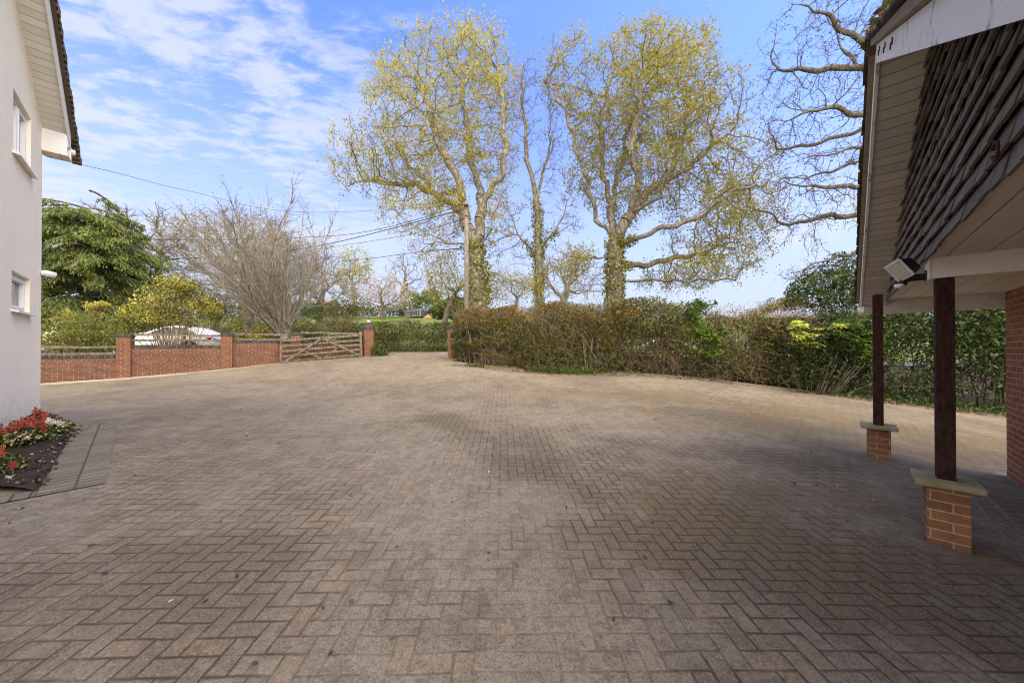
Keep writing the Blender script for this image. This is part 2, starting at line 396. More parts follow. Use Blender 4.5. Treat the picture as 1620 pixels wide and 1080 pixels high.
def mat_planks(name, c, axis, pitch, groove=.06, dirt=(.3, .27, .2), rot=0.):
    k = NT(name); p = k.obj(); o = k.sep(k.mapp(p, (1, 1, 1), (0, 0, rot)) if rot else p)
    q = k.m_('FRACT', k.m_('DIVIDE', o[axis], pitch)); g = k.ss(k.m_('MINIMUM', q, k.m_('SUBTRACT', 1., q)), groove * .3, groove)
    wn = k.n('ShaderNodeTexWhiteNoise', noise_dimensions='1D'); k.put(wn.inputs['W'], k.m_('FLOOR', k.m_('DIVIDE', o[axis], pitch)))
    col = k.mix(wn.outputs[0], tuple(x * .9 for x in c), tuple(x * 1.04 for x in c))
    col = k.mix(k.ss(k.noise(p, 3., 6, .7), .5, .8, 0, .5), col, dirt)
    col = k.mix(k.ss(k.noise(p, 40., 4), .66, .72, 0, .5), col, tuple(x * .5 for x in dirt))
    col = k.mix(g, tuple(x * .38 for x in c), col); k.bump(g, .6, .008)
    return k.fin(col, .6, .3)
M['soffit'] = mat_planks('cream_soffit_boards', (.74, .69, .60), 0, .2, .03)
M['verge_soffit'] = mat_planks('taupe_verge_boards', (.58, .53, .46), 1, .1, .05)
M['verge_soffit_w'] = mat_planks('white_verge_boards', (.70, .68, .63), 1, .1, .05, (.5, .47, .4))
M['fascia'] = mat_plain('flaking_white_paint', (.78, .77, .73), .6, .05, 4., .35, .3, 40., dirt=(.33, .33, .29), dscale=5., damt=(.56, .66))
M['beam'] = mat_plain('off_white_beam', (.76, .72, .64), .6, .05, 3., .3, .2, 40., dirt=(.36, .32, .25), dscale=2.5, damt=(.5, .8))
M['post'] = mat_bark('dark_brown_stain', (.030, .014, .012), (.062, .033, .026), 9.)
M['post_edge'] = mat_plain('weathered_post', (.16, .12, .09), .8, .3, 8., .2, .3, 40.)
M['tile'] = None
def mat_tile(name, stops, lichen, amt=.5):
    k = NT(name); p = k.obj(); col = k.ramp(k.island(), [(i / (len(stops) - 1), c) for i, c in enumerate(stops)])
    col = k.mix(k.ss(k.noise(p, 12., 6, .7), .5, .75, 0, amt), col, lichen)
    col = k.mix(k.ss(k.noise(p, 70., 4), .62, .72, 0, .4), col, tuple(min(1, x * 1.6) for x in lichen))
    k.bump(k.noise(p, 60., 5), .5, .006)
    return k.fin(col, .8, .25)
M['tile'] = mat_tile('dark_hung_tiles', [(.115, .097, .083), (.15, .127, .108), (.18, .15, .128)], (.21, .185, .16), .5)
M['rooftile'] = mat_tile('mossy_roof_tiles', [(.05, .04, .03), (.09, .065, .045), (.12, .085, .05)], (.075, .07, .035), .9)
M['verge'] = mat_tile('weathered_verge_mortar', [(.22, .17, .11), (.28, .22, .15)], (.10, .08, .045), .9)
M['cap'] = mat_plain('mossy_cap_slab', (.32, .29, .20), .95, .2, 9., .1, .6, 50., dirt=(.22, .21, .10), dscale=5., damt=(.4, .65))
M['brick_house'] = mat_brick('house_brick', (.37, .145, .078), (.25, .1, .063), (.55, .46, .35))
M['brick_pier'] = mat_brick('pier_brick', (.31, .15, .085), (.20, .105, .068), (.47, .40, .29), dirt=(.14, .11, .075), off=.0)
M['brick_wall'] = mat_brick('garden_wall_brick', (.165, .066, .042), (.095, .047, .035), (.33, .25, .185), dirt=(.16, .115, .075), squash=.5, sqf=7)
M['brick_pillar'] = mat_brick('gate_pillar_brick', (.20, .076, .044), (.12, .054, .037), (.37, .28, .205), dirt=(.24, .13, .07))
M['blue_brick'] = mat_tile('blue_engineering_brick', [(.03, .03, .034), (.05, .05, .055), (.08, .078, .078)], (.10, .095, .085), .5)
M['oldwood'] = mat_bark('weathered_timber', (.085, .07, .055), (.22, .187, .15), 4.)
M['oldwood_dark'] = mat_bark('brown_timber', (.10, .08, .06), (.22, .18, .14), 4.)  # slightly browner timber for left rails, pole fittings and shed roof
M['pole'] = mat_bark('grey_pole', (.105, .095, .083), (.21, .19, .168), 3.)
M['black'] = mat_plain('black_plastic', (.012, .012, .013), .45, .2, 9., .4)
M['wire'] = mat_plain('black_cable', (.02, .02, .022), .6, .1)
M['rust'] = mat_plain('rusty_iron', (.07, .035, .02), .8, .4, 30., .2)
M['steel'] = mat_plain('galvanised_steel', (.30, .30, .29), .5, .2, 12., .4, metal=.6)
M['carpaint'] = mat_plain('white_car_paint', (.82, .83, .84), .25, .02, 2., .5)
M['silver'] = mat_plain('silver_car_paint', (.62, .63, .66), .25, .02, 2., .5)
M['tyre'] = mat_plain('tyre_rubber', (.015, .015, .015), .85, .2, 30.)
M['rim'] = mat_plain('alloy_rim', (.45, .45, .46), .35, .1, 9., .5, metal=.7)
M['redlens'] = mat_plain('red_lens', (.35, .01, .012), .2, .1)
M['lens'] = mat_plain('clear_lens', (.55, .56, .54), .25, .08, 30., .5)
M['green_paint'] = mat_plain('green_sheet', (.03, .13, .08), .6, .2, 2.)
M['mound'] = mat_plain('earth_heap', (.30, .19, .10), .95, .3, 3., .1, .8, 6.)
def mat_glass():
    k = NT('window_glass'); t = k.n('ShaderNodeBsdfTransparent'); t.inputs[0].default_value = (.55, .58, .58, 1)
    g = k.n('ShaderNodeBsdfGlossy'); g.inputs['Roughness'].default_value = .02
    fr = k.n('ShaderNodeFresnel'); fr.inputs[0].default_value = 1.6
    mx = k.n('ShaderNodeMixShader'); k.put(mx.inputs[0], k.m_('MULTIPLY_ADD', fr.outputs[0], .8, .12))
    k.t.links.new(t.outputs[0], mx.inputs[1]); k.t.links.new(g.outputs[0], mx.inputs[2]); k.t.links.new(mx.outputs[0], k.out.inputs[0])
    return k.m
M['glass'] = mat_glass()
M['darkglass'] = mat_plain('tinted_glass', (.012, .015, .017), .06, .1, 2., .6)
M['curtain'] = mat_plain('pale_curtain', (.55, .54, .52), .9, .05, 4.)
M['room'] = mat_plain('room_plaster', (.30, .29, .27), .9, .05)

# ------------------------------------------------------------------ ground sheets
def grid_sheet(name, mat, rows, nx, dz, kind='structure', zfn=None):
    """rows: list of (y, xl, xr) or ((xl,yl),(xr,yr))"""
    vs = []
    for r in rows:
        (xa, ya), (xb, yb) = ((r[1], r[0]), (r[2], r[0])) if len(r) == 3 else r
        t = np.linspace(0, 1, nx); x = xa + (xb - xa) * t; y = ya + (yb - ya) * t
        vs.append(np.stack([x, y, G(x, y) + dz], 1))
    v = np.concatenate(vs); ny = len(rows)
    i, j = np.meshgrid(np.arange(nx - 1), np.arange(ny - 1)); a = (j * nx + i).ravel()
    f = np.stack([a, a + 1, a + nx + 1, a + nx], 1)
    return tag(np_mesh(name, (v, f), 4, mat, None, True), kind=kind)
ys = np.concatenate([np.arange(-14, 24, .5), np.arange(24, 64, 2), np.arange(64, 120, 8), np.array([130, 160, 220, 320, 500, 900])])
xs = np.concatenate([[-900, -500, -300, -200, -140, -110], np.arange(-90, -18, 4), np.arange(-18, 16, .5), np.arange(16, 90, 4), [110, 140, 200, 300, 500, 900]])
XX, YY = np.meshgrid(xs, ys); v = np.stack([XX.ravel(), YY.ravel(), G(XX, YY).ravel() - .035], 1)
a = (np.arange(len(ys) - 1)[:, None] * len(xs) + np.arange(len(xs) - 1)[None]).ravel()
ground = tag(np_mesh('ground', (v, np.stack([a, a + 1, a + len(xs) + 1, a + len(xs)], 1)), 4, M['turf'], None, True), kind='structure')

hedge_line = np.array([(15.5, 7.2), (12.3, 8.5), (9, 9.9), (4.3, 11.0), (1.0, 12.1), (-2.2, 13.0), (-2.3, 14.2), (-2.2, 17.4)])
def xr_of(y): return np.interp(y, hedge_line[:, 1], hedge_line[:, 0]) if y > 7.2 else 15.5
def xl_of(y):
    if y < 10.0: return -20.
    if y < 15.35: return -16.1 + (y - 10.0) / .5 * .866
    return -6.85
rows = [(y, xl_of(y), xr_of(y)) for y in np.concatenate([np.arange(-4, 15.3, .33), [15.34, 15.36], np.arange(15.6, 17.5, .4)])]
grid_sheet('driveway', M['pavers'], rows, 90, 0.0)
rows = [((x, 18.05 - .1 * x), (x, 21.3 - .1 * x)) for x in np.arange(-60, 60, 1.)]
grid_sheet('road', M['asphalt'], rows, 8, .006)
WD = np.array([.866, .5]); WN = np.array([.5, -.866]); WO = np.array([-13.2, 11.66])     # garden wall axis, outward normal (to the drive), first pillar
def wp(t, n=0.): return WO + WD * t + WN * n
rows = [(tuple(wp(t, -.2)), tuple(wp(t, .35 + .09 * math.sin(t * .9) + .5 * max(0, min(1, (3.6 - t) / 6))))) for t in np.arange(-5, 7.3, .25)]
grid_sheet('concrete_strip', M['concrete'], rows, 5, .008)

# ------------------------------------------------------------------ right-hand tile-hung house: local x = p (inwards), local y = t (away)
E = np.array([.72, -.694]); DG = np.array([.694, .72]); ANG_R = math.atan2(-.694, .72)
P0, T0 = 1.0, 5.0
def RW(p, t, h): q = E * p + DG * t; return (q[0], q[1], EYE + h)
base_r = E * P0 + DG * T0
RH = thing('tile_hung_house', 'brick house with dark hung tiles on its gable above a post-lined covered walkway', 'house', (*base_r, 0), ANG_R)
class LB(MB):      # builder in (p, t, height above eye)
    def __init__(s, x0=P0, y0=T0, z0=EYE): super().__init__(); s.o = (x0, y0, z0)
    def build(s, *a, **k):
        s.v = [(x - s.o[0], y - s.o[1], z + s.o[2]) for x, y, z in s.v]; return super().build(*a, **k)
AP_T, AP_H, SLF, SLN = 4.05, 2.47, .47, .58       # apex, far and near pitch
TE0, TE1 = 1.08, 7.65
def roofh(t): return AP_H - (SLF * (t - AP_T) if t > AP_T else SLN * (AP_T - t))
PV = .215                               # verge plane
# brick ground-floor wall
b = LB(); b.box(1.54, 1.8, -.6, 7.64, -2.1, .72); b.box(1.8, 7, 7.38, 7.64, -2.1, .72); b.box(1.8, 7, -.6, -.35, -2.1, .72); b.box(6.75, 7, -.35, 7.38, -2.1, .72)
b.build('wall', M['brick_house'], RH)
# structural gable wall behind the tiles
b = LB(); b.prism([(TE0 + .35, .737), (TE1 - .35, .737), (AP_T, AP_H - .2)], lambda t, h, d: (d, t, h), .53, .68)
b.build('gable_wall', M['render'], RH)
b = LB(); b.box(.5, 1.54, TE0, TE1, .722, .735); b.build('soffit', M['soffit'], RH)
# hung tiles
b = LB(); GA, TWD = .108, .165
k = 0; z = .70
while z < AP_H:
    t = TE0 - (TWD / 2 if k % 2 else 0)
    club = k in (6, 7)
    while t < TE1:
        t1 = min(t + TWD - .003, TE1 - .01); t0 = max(t, TE0); j = random.uniform(-.008, .006); jz = random.uniform(-.006, .006); tm = (t0 + t1) / 2
        if t1 - t0 > .03 and z < roofh(tm) - .16:
            top = min(z + .155, roofh(tm) - .1)
            po, pi, th = .478 + j, .512, .014
            zb = z + jz
            if club:
                prof = [(t0, zb + .05), (tm - .03, zb - .012), (tm + .03, zb - .012), (t1, zb + .05), (t1, top), (t0, top)]
            else: prof = [(t0, zb), (t1, zb + random.uniform(-.002, .002)), (t1, top), (t0, top)]
            def fn(tt, hh, d, zb=zb, top=top):
                f = (hh - zb) / max(top - zb, .01); return (po + (pi - po) * f + d, tt, hh)
            b.prism(prof, fn, 0., th)
        t += TWD
    z += GA; k += 1
b.build('hung_tiles', M['tile'], RH)
# sloping soffit, bargeboards, verge, roof
def slope_poly(h_off0, h_off1, p0, p1, name, mat, t_lo, t_hi, bevel=0):
    q = LB()
    for ta, tb in ((t_lo, AP_T), (AP_T, t_hi)):
        q.hexa([(p0, ta, roofh(ta) + h_off0), (p1, ta, roofh(ta) + h_off0), (p1, tb, roofh(tb) + h_off0), (p0, tb, roofh(tb) + h_off0),
                (p0, ta, roofh(ta) + h_off1), (p1, ta, roofh(ta) + h_off1), (p1, tb, roofh(tb) + h_off1), (p0, tb, roofh(tb) + h_off1)])
    return q.build(name, mat, RH, bevel=bevel)
slope_poly(-.135, -.12, PV + .022, .50, 'verge_soffit', M['verge_soffit'], TE0, TE1)
barge = slope_poly(-.152, -.005, PV, PV + .022, 'bargeboard', M['fascia'], TE0 - .3, TE1 + .08)
slope_poly(.0, .05, PV - .035, .6, 'verge_bedding', M['verge'], TE0 - .32, TE1 + .1)
b = LB()
for sgn in (1, -1):
    L = (TE1 - AP_T if sgn > 0 else AP_T - TE0 + .2) + .16; nrow = int(L / .1); SL = SLF if sgn > 0 else SLN
    for r_ in range(nrow + 1):
        d0, d1 = r_ * .1, r_ * .1 + .17
        ta, tb = AP_T + sgn * d0, AP_T + sgn * d1
        p = PV - .06
        for q in range(5):
            w = .165 if q < 4 else 6.9
            jz, jt, jp = random.uniform(0, .012), random.uniform(-.008, .008), (random.uniform(-.012, .012) if q == 0 else 0)
            ha, hb = AP_H - SL * d0 + .052 + jz, AP_H - SL * d1 + .066 + jz
            b.hexa([(p + jp, ta, ha), (p + w - .004, ta, ha), (p + w - .004, tb + jt, hb), (p + jp, tb + jt, hb),
                    (p + jp, ta, ha + .014), (p + w - .004, ta, ha + .014), (p + w - .004, tb + jt, hb + .018), (p + jp, tb + jt, hb + .018)])
            p += w
b.build('roof', M['rooftile'], RH)
b = LB(); b.tube([(PV - .05, AP_T, AP_H + .05), (6.9, AP_T, AP_H + .05)], .11, 10); b.build('ridge_tiles', M['rooftile'], RH)
# moss cushions along the near verge
mo = []
for q in range(420):
    t = random.uniform(AP_T - 2.6, AP_T + .1); mo.append((PV - .06 + random.uniform(-.02, .25) - P0, t - T0, roofh(t) + .085 + random.uniform(0, .035) + EYE))
mo_ = np_mesh('moss', leaves(np.array(mo), .05, .8, 1.), 4, mat_leaf('moss_tufts', [(.05, .05, .02), (.1, .09, .03), (.06, .04, .03)]), RH); mo_['kind'] = 'stuff'
# beams and posts
b = LB(); b.box(.522, 1.54, 4.32, 4.42, .556, .722); b.build('beam', M['beam'], RH, bevel=.004)
b = LB(); b.box(.505, .522, 4.31, 4.43, .55, .722); b.build('beam_end_cap', M['white'], RH, bevel=.003)
b = LB(); b.box(PV, 1.54, 7.66, 7.70, .515, .735); b.build('fascia_board', M['beam'], RH, bevel=.004)
b = LB(); b.box(PV, PV + .03, 7.2, 7.66, .525, .60); b.build('eaves_box_end', M['white'], RH)
b = LB(); b.tube([(PV - .02, 7.78, .60), (6.9, 7.78, .60)], .055, 10); b.build('gutter', M['white'], RH, True)
for (pc, tc, top, gz) in ((.595, 4.365, .556, -1.545), (.36, 6.78, .722, -1.46)):
    s = .1075
    capz = -1.085
    b = LB(); b.box(pc - s, pc + s, tc - s, tc + s, gz - .25, capz); pier = b.build('pier', M['brick_pier'], RH, bevel=.004)
    b = LB(); b.box(pc - .17, pc + .17, tc - .17, tc + .17, capz, capz + .045); b.build('cap', M['cap'], pier, bevel=.008)
    b = LB(); b.box(pc - .048, pc + .048, tc - .048, tc + .048, capz + .045, top); b.build('post', M['post'], RH, bevel=.004)
# hooks on the bargeboard, ring on the tiles
b = LB()
for t in (3.55, 3.15, 2.75):
    h = roofh(t) - .07; pts = []
    for q in range(15):
        a_ = q / 14 * 2 * math.pi; pts.append((PV - .012, t + .055 - .11 * q / 14, h + .018 * math.sin(a_)))
    b.tube(pts, .0035, 6)
    b.build('hook', M['rust'], RH, True); b = LB()
b = LB(); pts = [(.455, 2.36 + .035 * math.cos(a_), .80 + .035 * math.sin(a_)) for a_ in np.linspace(.4, 6.0, 18)]; b.tube(pts, .006, 6); b.build('iron_ring', M['rust'], RH, True)
# drain channel on the paving
dr = []
for t in np.arange(1.4, 6.6, .3):
    for p in (.98, 1.12):
        q = E * p + DG * t; dr.append((q[0], q[1], G(*q) + .006))
dr = np.array(dr); nn = len(dr) // 2; aa = np.arange(nn - 1) * 2
b = MB()
for off in (.96, 1.10):
    for t in np.arange(1.4, 6.6, .3):
        q0 = E * off + DG * t; q1 = E * off + DG * (t + .3); b.bar((*q0, G(*q0) + .004), (*q1, G(*q1) + .004), .022, .02)
dch = b.build('drain_channel', mat_plain('dull_drain_edge', (.17, .16, .13), .85, .3, 14.)); tag(dch, 'narrow pale drain channel edging set in the paving under the walkway roof', 'drain')

# floodlight
FL = thing('security_floodlight', 'black floodlight with motion sensor fixed to the white beam end by the tile-hung gable', 'floodlight', RW(.505, 4.37, .60), ANG_R)
def fl(p, t, h): return (p - .505, t - 4.37, h - .60)
b = MB(); b.tube([fl(.505, 4.37, .585), fl(.42, 4.37, .583), fl(.36, 4.37, .575)], [.028, .028, .036], 12); b.box(*[*(-.01, .0), *(-.04, .04), *(-.05, .03)]); b.build('arm', M['black'], FL, True, bevel=.003)
mt = Matrix.Translation(Vector(fl(.365, 4.33, .655))) @ Matrix.Rotation(math.radians(-40), 4, 'Z') @ Matrix.Rotation(math.radians(22), 4, 'X') @ Matrix.Rotation(math.radians(-22), 4, 'Y')
def tb(bb):
    bb.v = [tuple(mt @ (Vector(p) * 1.25)) for p in bb.v]; return bb
b = MB(); b.hexa([(-.048, -.01, -.064), (.048, -.01, -.064), (.035, .085, -.04), (-.035, .085, -.04), (-.048, -.01, .064), (.048, -.01, .064), (.035, .085, .04), (-.035, .085, .04)])
for q in range(4): b.box(-.04 + q * .022, -.044 + q * .022, .07, .1, -.035, .035)
h_ = tb(b).build('lamp_head', M['black'], FL, bevel=.004)
b = MB(); b.box(-.052, .052, -.02, -.01, -.068, .068); tb(b).build('bezel', M['lens'], h_, bevel=.003)
b = MB(); b.box(-.04, .04, -.0235, -.0195, -.054, .054); tb(b).build('lens', mat_plain('lamp_reflector', (.42, .40, .33), .3, .15, 60., .5, .5, 80.), h_)
b = MB(); b.tube([fl(.37, 4.37, .56), fl(.37, 4.37, .53)], [.034, .034], 12); sb = b.build('sensor', M['black'], FL, True)
b = MB(); b.lathe(fl(.355, 4.345, .505), [(.03, .03), (.03, .012), (.022, 0)], 12); b.build('sensor_dome', M['white'], sb, True)

# ------------------------------------------------------------------ left rendered house: local x = c (outwards), local y = s (away)
NL = np.array([.694, .72]); DL = np.array([-.72, .694]); ANG_L = math.atan2(.72, .694)
CW, SC = -1.477, 10.466
base_l = NL * CW + DL * SC
LH = thing('rendered_house', 'pale rendered two storey house gable with two white windows at the left edge', 'house', (*base_l, 0), ANG_L)
class LL(LB):
    def __init__(s): super().__init__(CW, SC, EYE)
SR, HW, SLL = 5.3, 3.98, .66            # ridge position, wall-top height at the corner
def lh(s): return HW + SLL * (SC - s if s > SR else (SC - SR) - (SR - s))
S_END = 2 * SR - SC
wins = [(8.66, 9.67, 2.85, 3.78), (8.66, 9.67, .55, 1.13)]
b = LL()
ZB = -1.35
def quad(s0, s1, z0, z1): b.add([(CW, s0, z0), (CW, s1, z0), (CW, s1, z1 if not callable(z1) else z1(s1)), (CW, s0, z1 if not callable(z1) else z1(s0))], [(0, 1, 2, 3)])
quad(S_END, SR, ZB, lh); quad(SR, 8.66, ZB, lh); quad(9.67, SC, ZB, lh)
quad(8.66, 9.67, ZB, .55); quad(8.66, 9.67, 1.13, 2.85); quad(8.66, 9.67, 3.78, lh)
for s0, s1, z0, z1 in wins:      # reveals
    d = CW - .065
    b.add([(CW, s0, z0), (d, s0, z0), (d, s0, z1), (CW, s0, z1)], [(0, 1, 2, 3)]); b.add([(CW, s1, z0), (d, s1, z0), (d, s1, z1), (CW, s1, z1)], [(3, 2, 1, 0)])
    b.add([(CW, s0, z1), (d, s0, z1), (d, s1, z1), (CW, s1, z1)], [(0, 1, 2, 3)]); b.add([(CW, s0, z0), (d, s0, z0), (d, s1, z0), (CW, s1, z0)], [(3, 2, 1, 0)])
DW = 8.
b.add([(CW, SC, ZB), (CW - DW, SC, ZB), (CW - DW, SC, lh(SC)), (CW, SC, lh(SC))], [(0, 1, 2, 3)])
b.add([(CW, S_END, ZB), (CW - DW, S_END, ZB), (CW - DW, S_END, lh(S_END)), (CW, S_END, lh(S_END))], [(3, 2, 1, 0)])
b.add([(CW - DW, S_END, ZB), (CW - DW, SC, ZB), (CW - DW, SC, lh(SC)), (CW - DW, SR, lh(SR)), (CW - DW, S_END, lh(S_END))], [(0, 1, 2, 3, 4)])
b.build('wall', M['render'], LH)
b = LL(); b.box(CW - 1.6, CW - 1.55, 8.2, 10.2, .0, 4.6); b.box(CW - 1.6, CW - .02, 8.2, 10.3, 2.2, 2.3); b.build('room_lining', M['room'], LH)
# dark plinth
b = LL(); b.box(CW, CW + .012, S_END, SC - .004, ZB, ZB + .235); b.build('plinth', mat_plain('dark_plinth', (.05, .048, .045), .9), LH)
for iw, (s0, s1, z0, z1) in enumerate(wins):
    d = CW - .055
    b = LL(); f_ = .05
    b.box(d - .06, d, s0, s1, z0, z0 + f_); b.box(d - .06, d, s0, s1, z1 - f_, z1); b.box(d - .06, d, s0, s0 + f_, z0 + f_, z1 - f_); b.box(d - .06, d, s1 - f_, s1, z0 + f_, z1 - f_)
    if iw == 0: b.box(d - .06, d + .004, 9.13, 9.20, z0 + f_, z1 - f_)
    wf = b.build('window', M['white'], LH, bevel=.006)
    b = LL(); c0, c1 = ((9.2, s1 - f_) if iw == 0 else (s0 + f_, s1 - f_)); g_ = .05
    b.box(d - .045, d + .014, c0, c1, z0 + f_, z0 + f_ + g_); b.box(d - .045, d + .014, c0, c1, z1 - f_ - g_, z1 - f_); b.box(d - .045, d + .014, c0, c0 + g_, z0 + f_ + g_, z1 - f_ - g_); b.box(d - .045, d + .014, c1 - g_, c1, z0 + f_ + g_, z1 - f_ - g_)
    b.build('sash', M['white'], wf, bevel=.005)
    b = LL(); b.box(d - .04, d - .034, s0 + f_, s1 - f_, z0 + f_, z1 - f_); b.build('pane', M['glass'], wf)
    b = LL(); b.hexa([(CW - .055, s0 - .03, z0 - .005), (CW + .07, s0 - .03, z0 - .035), (CW + .07, s1 + .03, z0 - .035), (CW - .055, s1 + .03, z0 - .005), (CW - .055, s0 - .03, z0 + .03), (CW + .07, s0 - .03, z0), (CW + .07, s1 + .03, z0), (CW - .055, s1 + .03, z0 + .03)]); b.build('sill', M['white'], wf, bevel=.004)
    b = LL(); n_ = 10
    for q in range(n_):
        sa = s0 + (s1 - s0) * (q / n_ * .55 + .42); b.tube([(d - .2 + .02 * (q % 2), sa, z0 - .1), (d - .2 + .02 * (q % 2), sa - (.06 if iw else 0), z1 + .1)], .035, 6)
    b.build('curtain', M['curtain'], LH, True)
# eaves and verge
OV = .30
def lslope(h0, h1, c0, c1, name, mat, ext=.0, far=None):
    q = LL()
    ends = ((SR, SC + ext), (S_END - ext, SR))
    for sa, sb_ in ends:
        q.hexa([(c0, sa, lh(sa) + h0), (c1, sa, lh(sa) + h0), (c1, sb_, lh(sb_) + h0), (c0, sb_, lh(sb_) + h0), (c0, sa, lh(sa) + h1), (c1, sa, lh(sa) + h1), (c1, sb_, lh(sb_) + h1), (c0, sb_, lh(sb_) + h1)])
    return q.build(name, mat, LH)
lslope(0, .015, CW - .02, CW + OV - .02, 'verge_soffit', M['verge_soffit_w'])
lslope(-.05, .2, CW + OV - .02, CW + OV, 'bargeboard', M['white'], .18)
lslope(.2, .30, CW + .05, CW + OV + .045, 'verge_bedding', M['rooftile'], .24)
lslope(.3, .34, CW - DW - .3, CW + OV + .06, 'roof', M['rooftile'], .3)
b = LL()
for q in range(70):
    s = SR + q * .085; b.box(CW + OV - .05, CW + OV + .06 + random.uniform(0, .015), s, s + .11, lh(s + .1) + .30, lh(s) + .355 + random.uniform(0, .012))
b.build('verge_tiles', M['rooftile'], LH)
b = LL(); b.box(CW - .01, CW + OV - .02, SC - .06, SC - .03, 3.60, 3.99); b.build('eaves_box', M['white'], LH)
b = LL(); b.box(CW - .01, CW + OV + .0, SC - .06, SC + .24, 3.585, 3.60); b.build('eaves_soffit', M['soffit'], LH)
b = LL(); b.box(CW - DW, CW + OV, SC + .22, SC + .24, 3.6, 3.86); b.build('eaves_fascia', M['white'], LH)
b = LL(); b.tube([(CW - DW, SC + .3, 3.80), (CW + OV + .04, SC + .3, 3.80)], .055, 10); b.build('gutter', M['white'], LH, True)
# camera on the house corner
SCm = thing('security_camera', 'small white bullet camera on the corner of the rendered house', 'security camera', tuple(np.append(NL * CW + DL * (SC - .06), EYE + 1.33)), ANG_L)
b = MB(); b.tube([(0, 0, .02), (.05, .01, .02)], .045, 12); b.build('bracket', M['white'], SCm, True)
b = MB(); b.tube([(.02, .0, .03), (.06, .02, .03), (.15, .07, .01)], [.045, .055, .055], 14); cb = b.build('body', M['white'], SCm, True)
b = MB(); b.tube([(.149, .0695, .010), (.154, .072, .009)], .04, 14); b.build('lens', M['black'], cb, True)

# ------------------------------------------------------------------ flower bed with grey block border
def uvl(px, py):      # photo pixel on the drive -> ground point
    d = 3.
    for _ in range(60):
        x = (px - CX) / F * d; g = float(G(x, d)); d += .5 * (F * (EYE - g) / (py - HZ) - d)
    return np.array([(px - CX) / F * d, d])
A_, B_ = uvl(122, 675), uvl(62, 775)           # inner edge of border, far / near
nrm = unit((B_ - A_)[None])[0]; side = np.array([-nrm[1], nrm[0]]);
if side[0] < 0: side = -side
ang = math.atan2(nrm[1], nrm[0])
def border_sheet(name, o, d, s, L, w, dz=.012):
    vs = []; nl = max(2, int(L / .2))
    for i in range(nl + 1):
        for q in (0, 1):
            p = o + d * L * i / nl + s * w * q; vs.append((p[0], p[1], G(*p) + dz))
    a0 = np.arange(nl) * 2; f = np.stack([a0, a0 + 1, a0 + 3, a0 + 2], 1)
    v = np.array(vs); ob = np_mesh(name, (np.zeros((len(v), 3)), f), 4, M['border'])
    # local frame so that the block courses run across the strip
    an = math.atan2(s[1], s[0]); R = np.array([[math.cos(an), math.sin(an)], [-math.sin(an), math.cos(an)]])
    loc = v.copy(); loc[:, :2] = (v[:, :2] - o) @ R.T
    ob.data.vertices.foreach_set('co', loc.astype(np.float32).ravel()); ob.data.update()
    ob.location = (o[0], o[1], 0); ob.rotation_euler = (0, 0, an)
    return tag(ob, kind='structure')
border_sheet('path_border', A_, nrm, side, float(np.linalg.norm(B_ - A_)) + .2, .42)
C_ = B_ + nrm * .0
w_in = -side
border_sheet('path_edging', B_ - side * 1.6, side, nrm, 1.6, .2)
def on_wall(s, o=.0): return NL * (CW + o) + DL * s
# soil from the house wall to the border
quadp = [on_wall(10.35, .0), A_, B_, B_ - side * 1.62, on_wall(6.5, 0)]
vs = [];
nq = 24
for i in range(nq + 1):
    t = i / nq; pa = on_wall(10.35 - 4.2 * t, .0); pb = A_ + (B_ - A_) * t * 1.02
    for q in range(13):
        p = pa + (pb - pa) * q / 12; r_ = math.sin(math.pi * q / 12) * .05 + random.uniform(-.012, .012)
        vs.append((p[0], p[1], G(*p) + .02 + r_))
a0 = (np.arange(nq)[:, None] * 13 + np.arange(12)[None]).ravel()
tag(np_mesh('soil', (np.array(vs), np.stack([a0, a0 + 1, a0 + 14, a0 + 13], 1)), 4, M['soil'], None, True), kind='structure')
st = []
for q in range(260):
    t, w_ = random.random(), random.random() ** .7; p = on_wall(10.35 - 4.2 * t) * (1 - w_) + (A_ + (B_ - A_) * t) * w_; st.append((p[0], p[1], G(*p) + .045 + .04 * math.sin(math.pi * w_)))
tag(np_mesh('soil_clods', leaves(np.array([(x + random.uniform(-.07, .05), y + random.uniform(-.07, .07), z - .03) for x, y, z in st for _ in range(7)]), .036, .8, 1.2), 4, mat_leaf('soil_clod', [(.03, .022, .016), (.07, .05, .036), (.045, .033, .024)], .0)), kind='stuff')
tag(np_mesh('bark_chips', leaves(np.array(st), .035, .6, .6), 4, mat_leaf('pale_chips', [(.06, .05, .04), (.3, .27, .22), (.12, .09, .06), (.45, .42, .36)], .0)), kind='stuff')
# ------------------------------------------------------------------ brick garden wall with pillars and rails
ANG_W = math.atan2(.5, .866)
GW = thing('garden_wall', 'stepped red brick garden wall with blue brick coping and pillars along the drive', 'wall', (*WO, 0), ANG_W)
pill = [(0.0, .49, .335, 1.97), (2.715, .71, .335, 2.06), (4.92, .95, .36, 2.13)]   # t, ground, size, top
pz = {}
def soldier(b, t0, t1, z, y0=-.125, y1=.125, hh=.1, w=.075):
    n_ = max(1, round((t1 - t0) / w)); w = (t1 - t0) / n_
    for q in range(n_):
        j = random.uniform(-.003, .003)
        b.box(t0 + q * w + .004, t0 + (q + 1) * w - .004, y0 + j, y1 + j, z + .002, z + hh + random.uniform(-.003, .003))
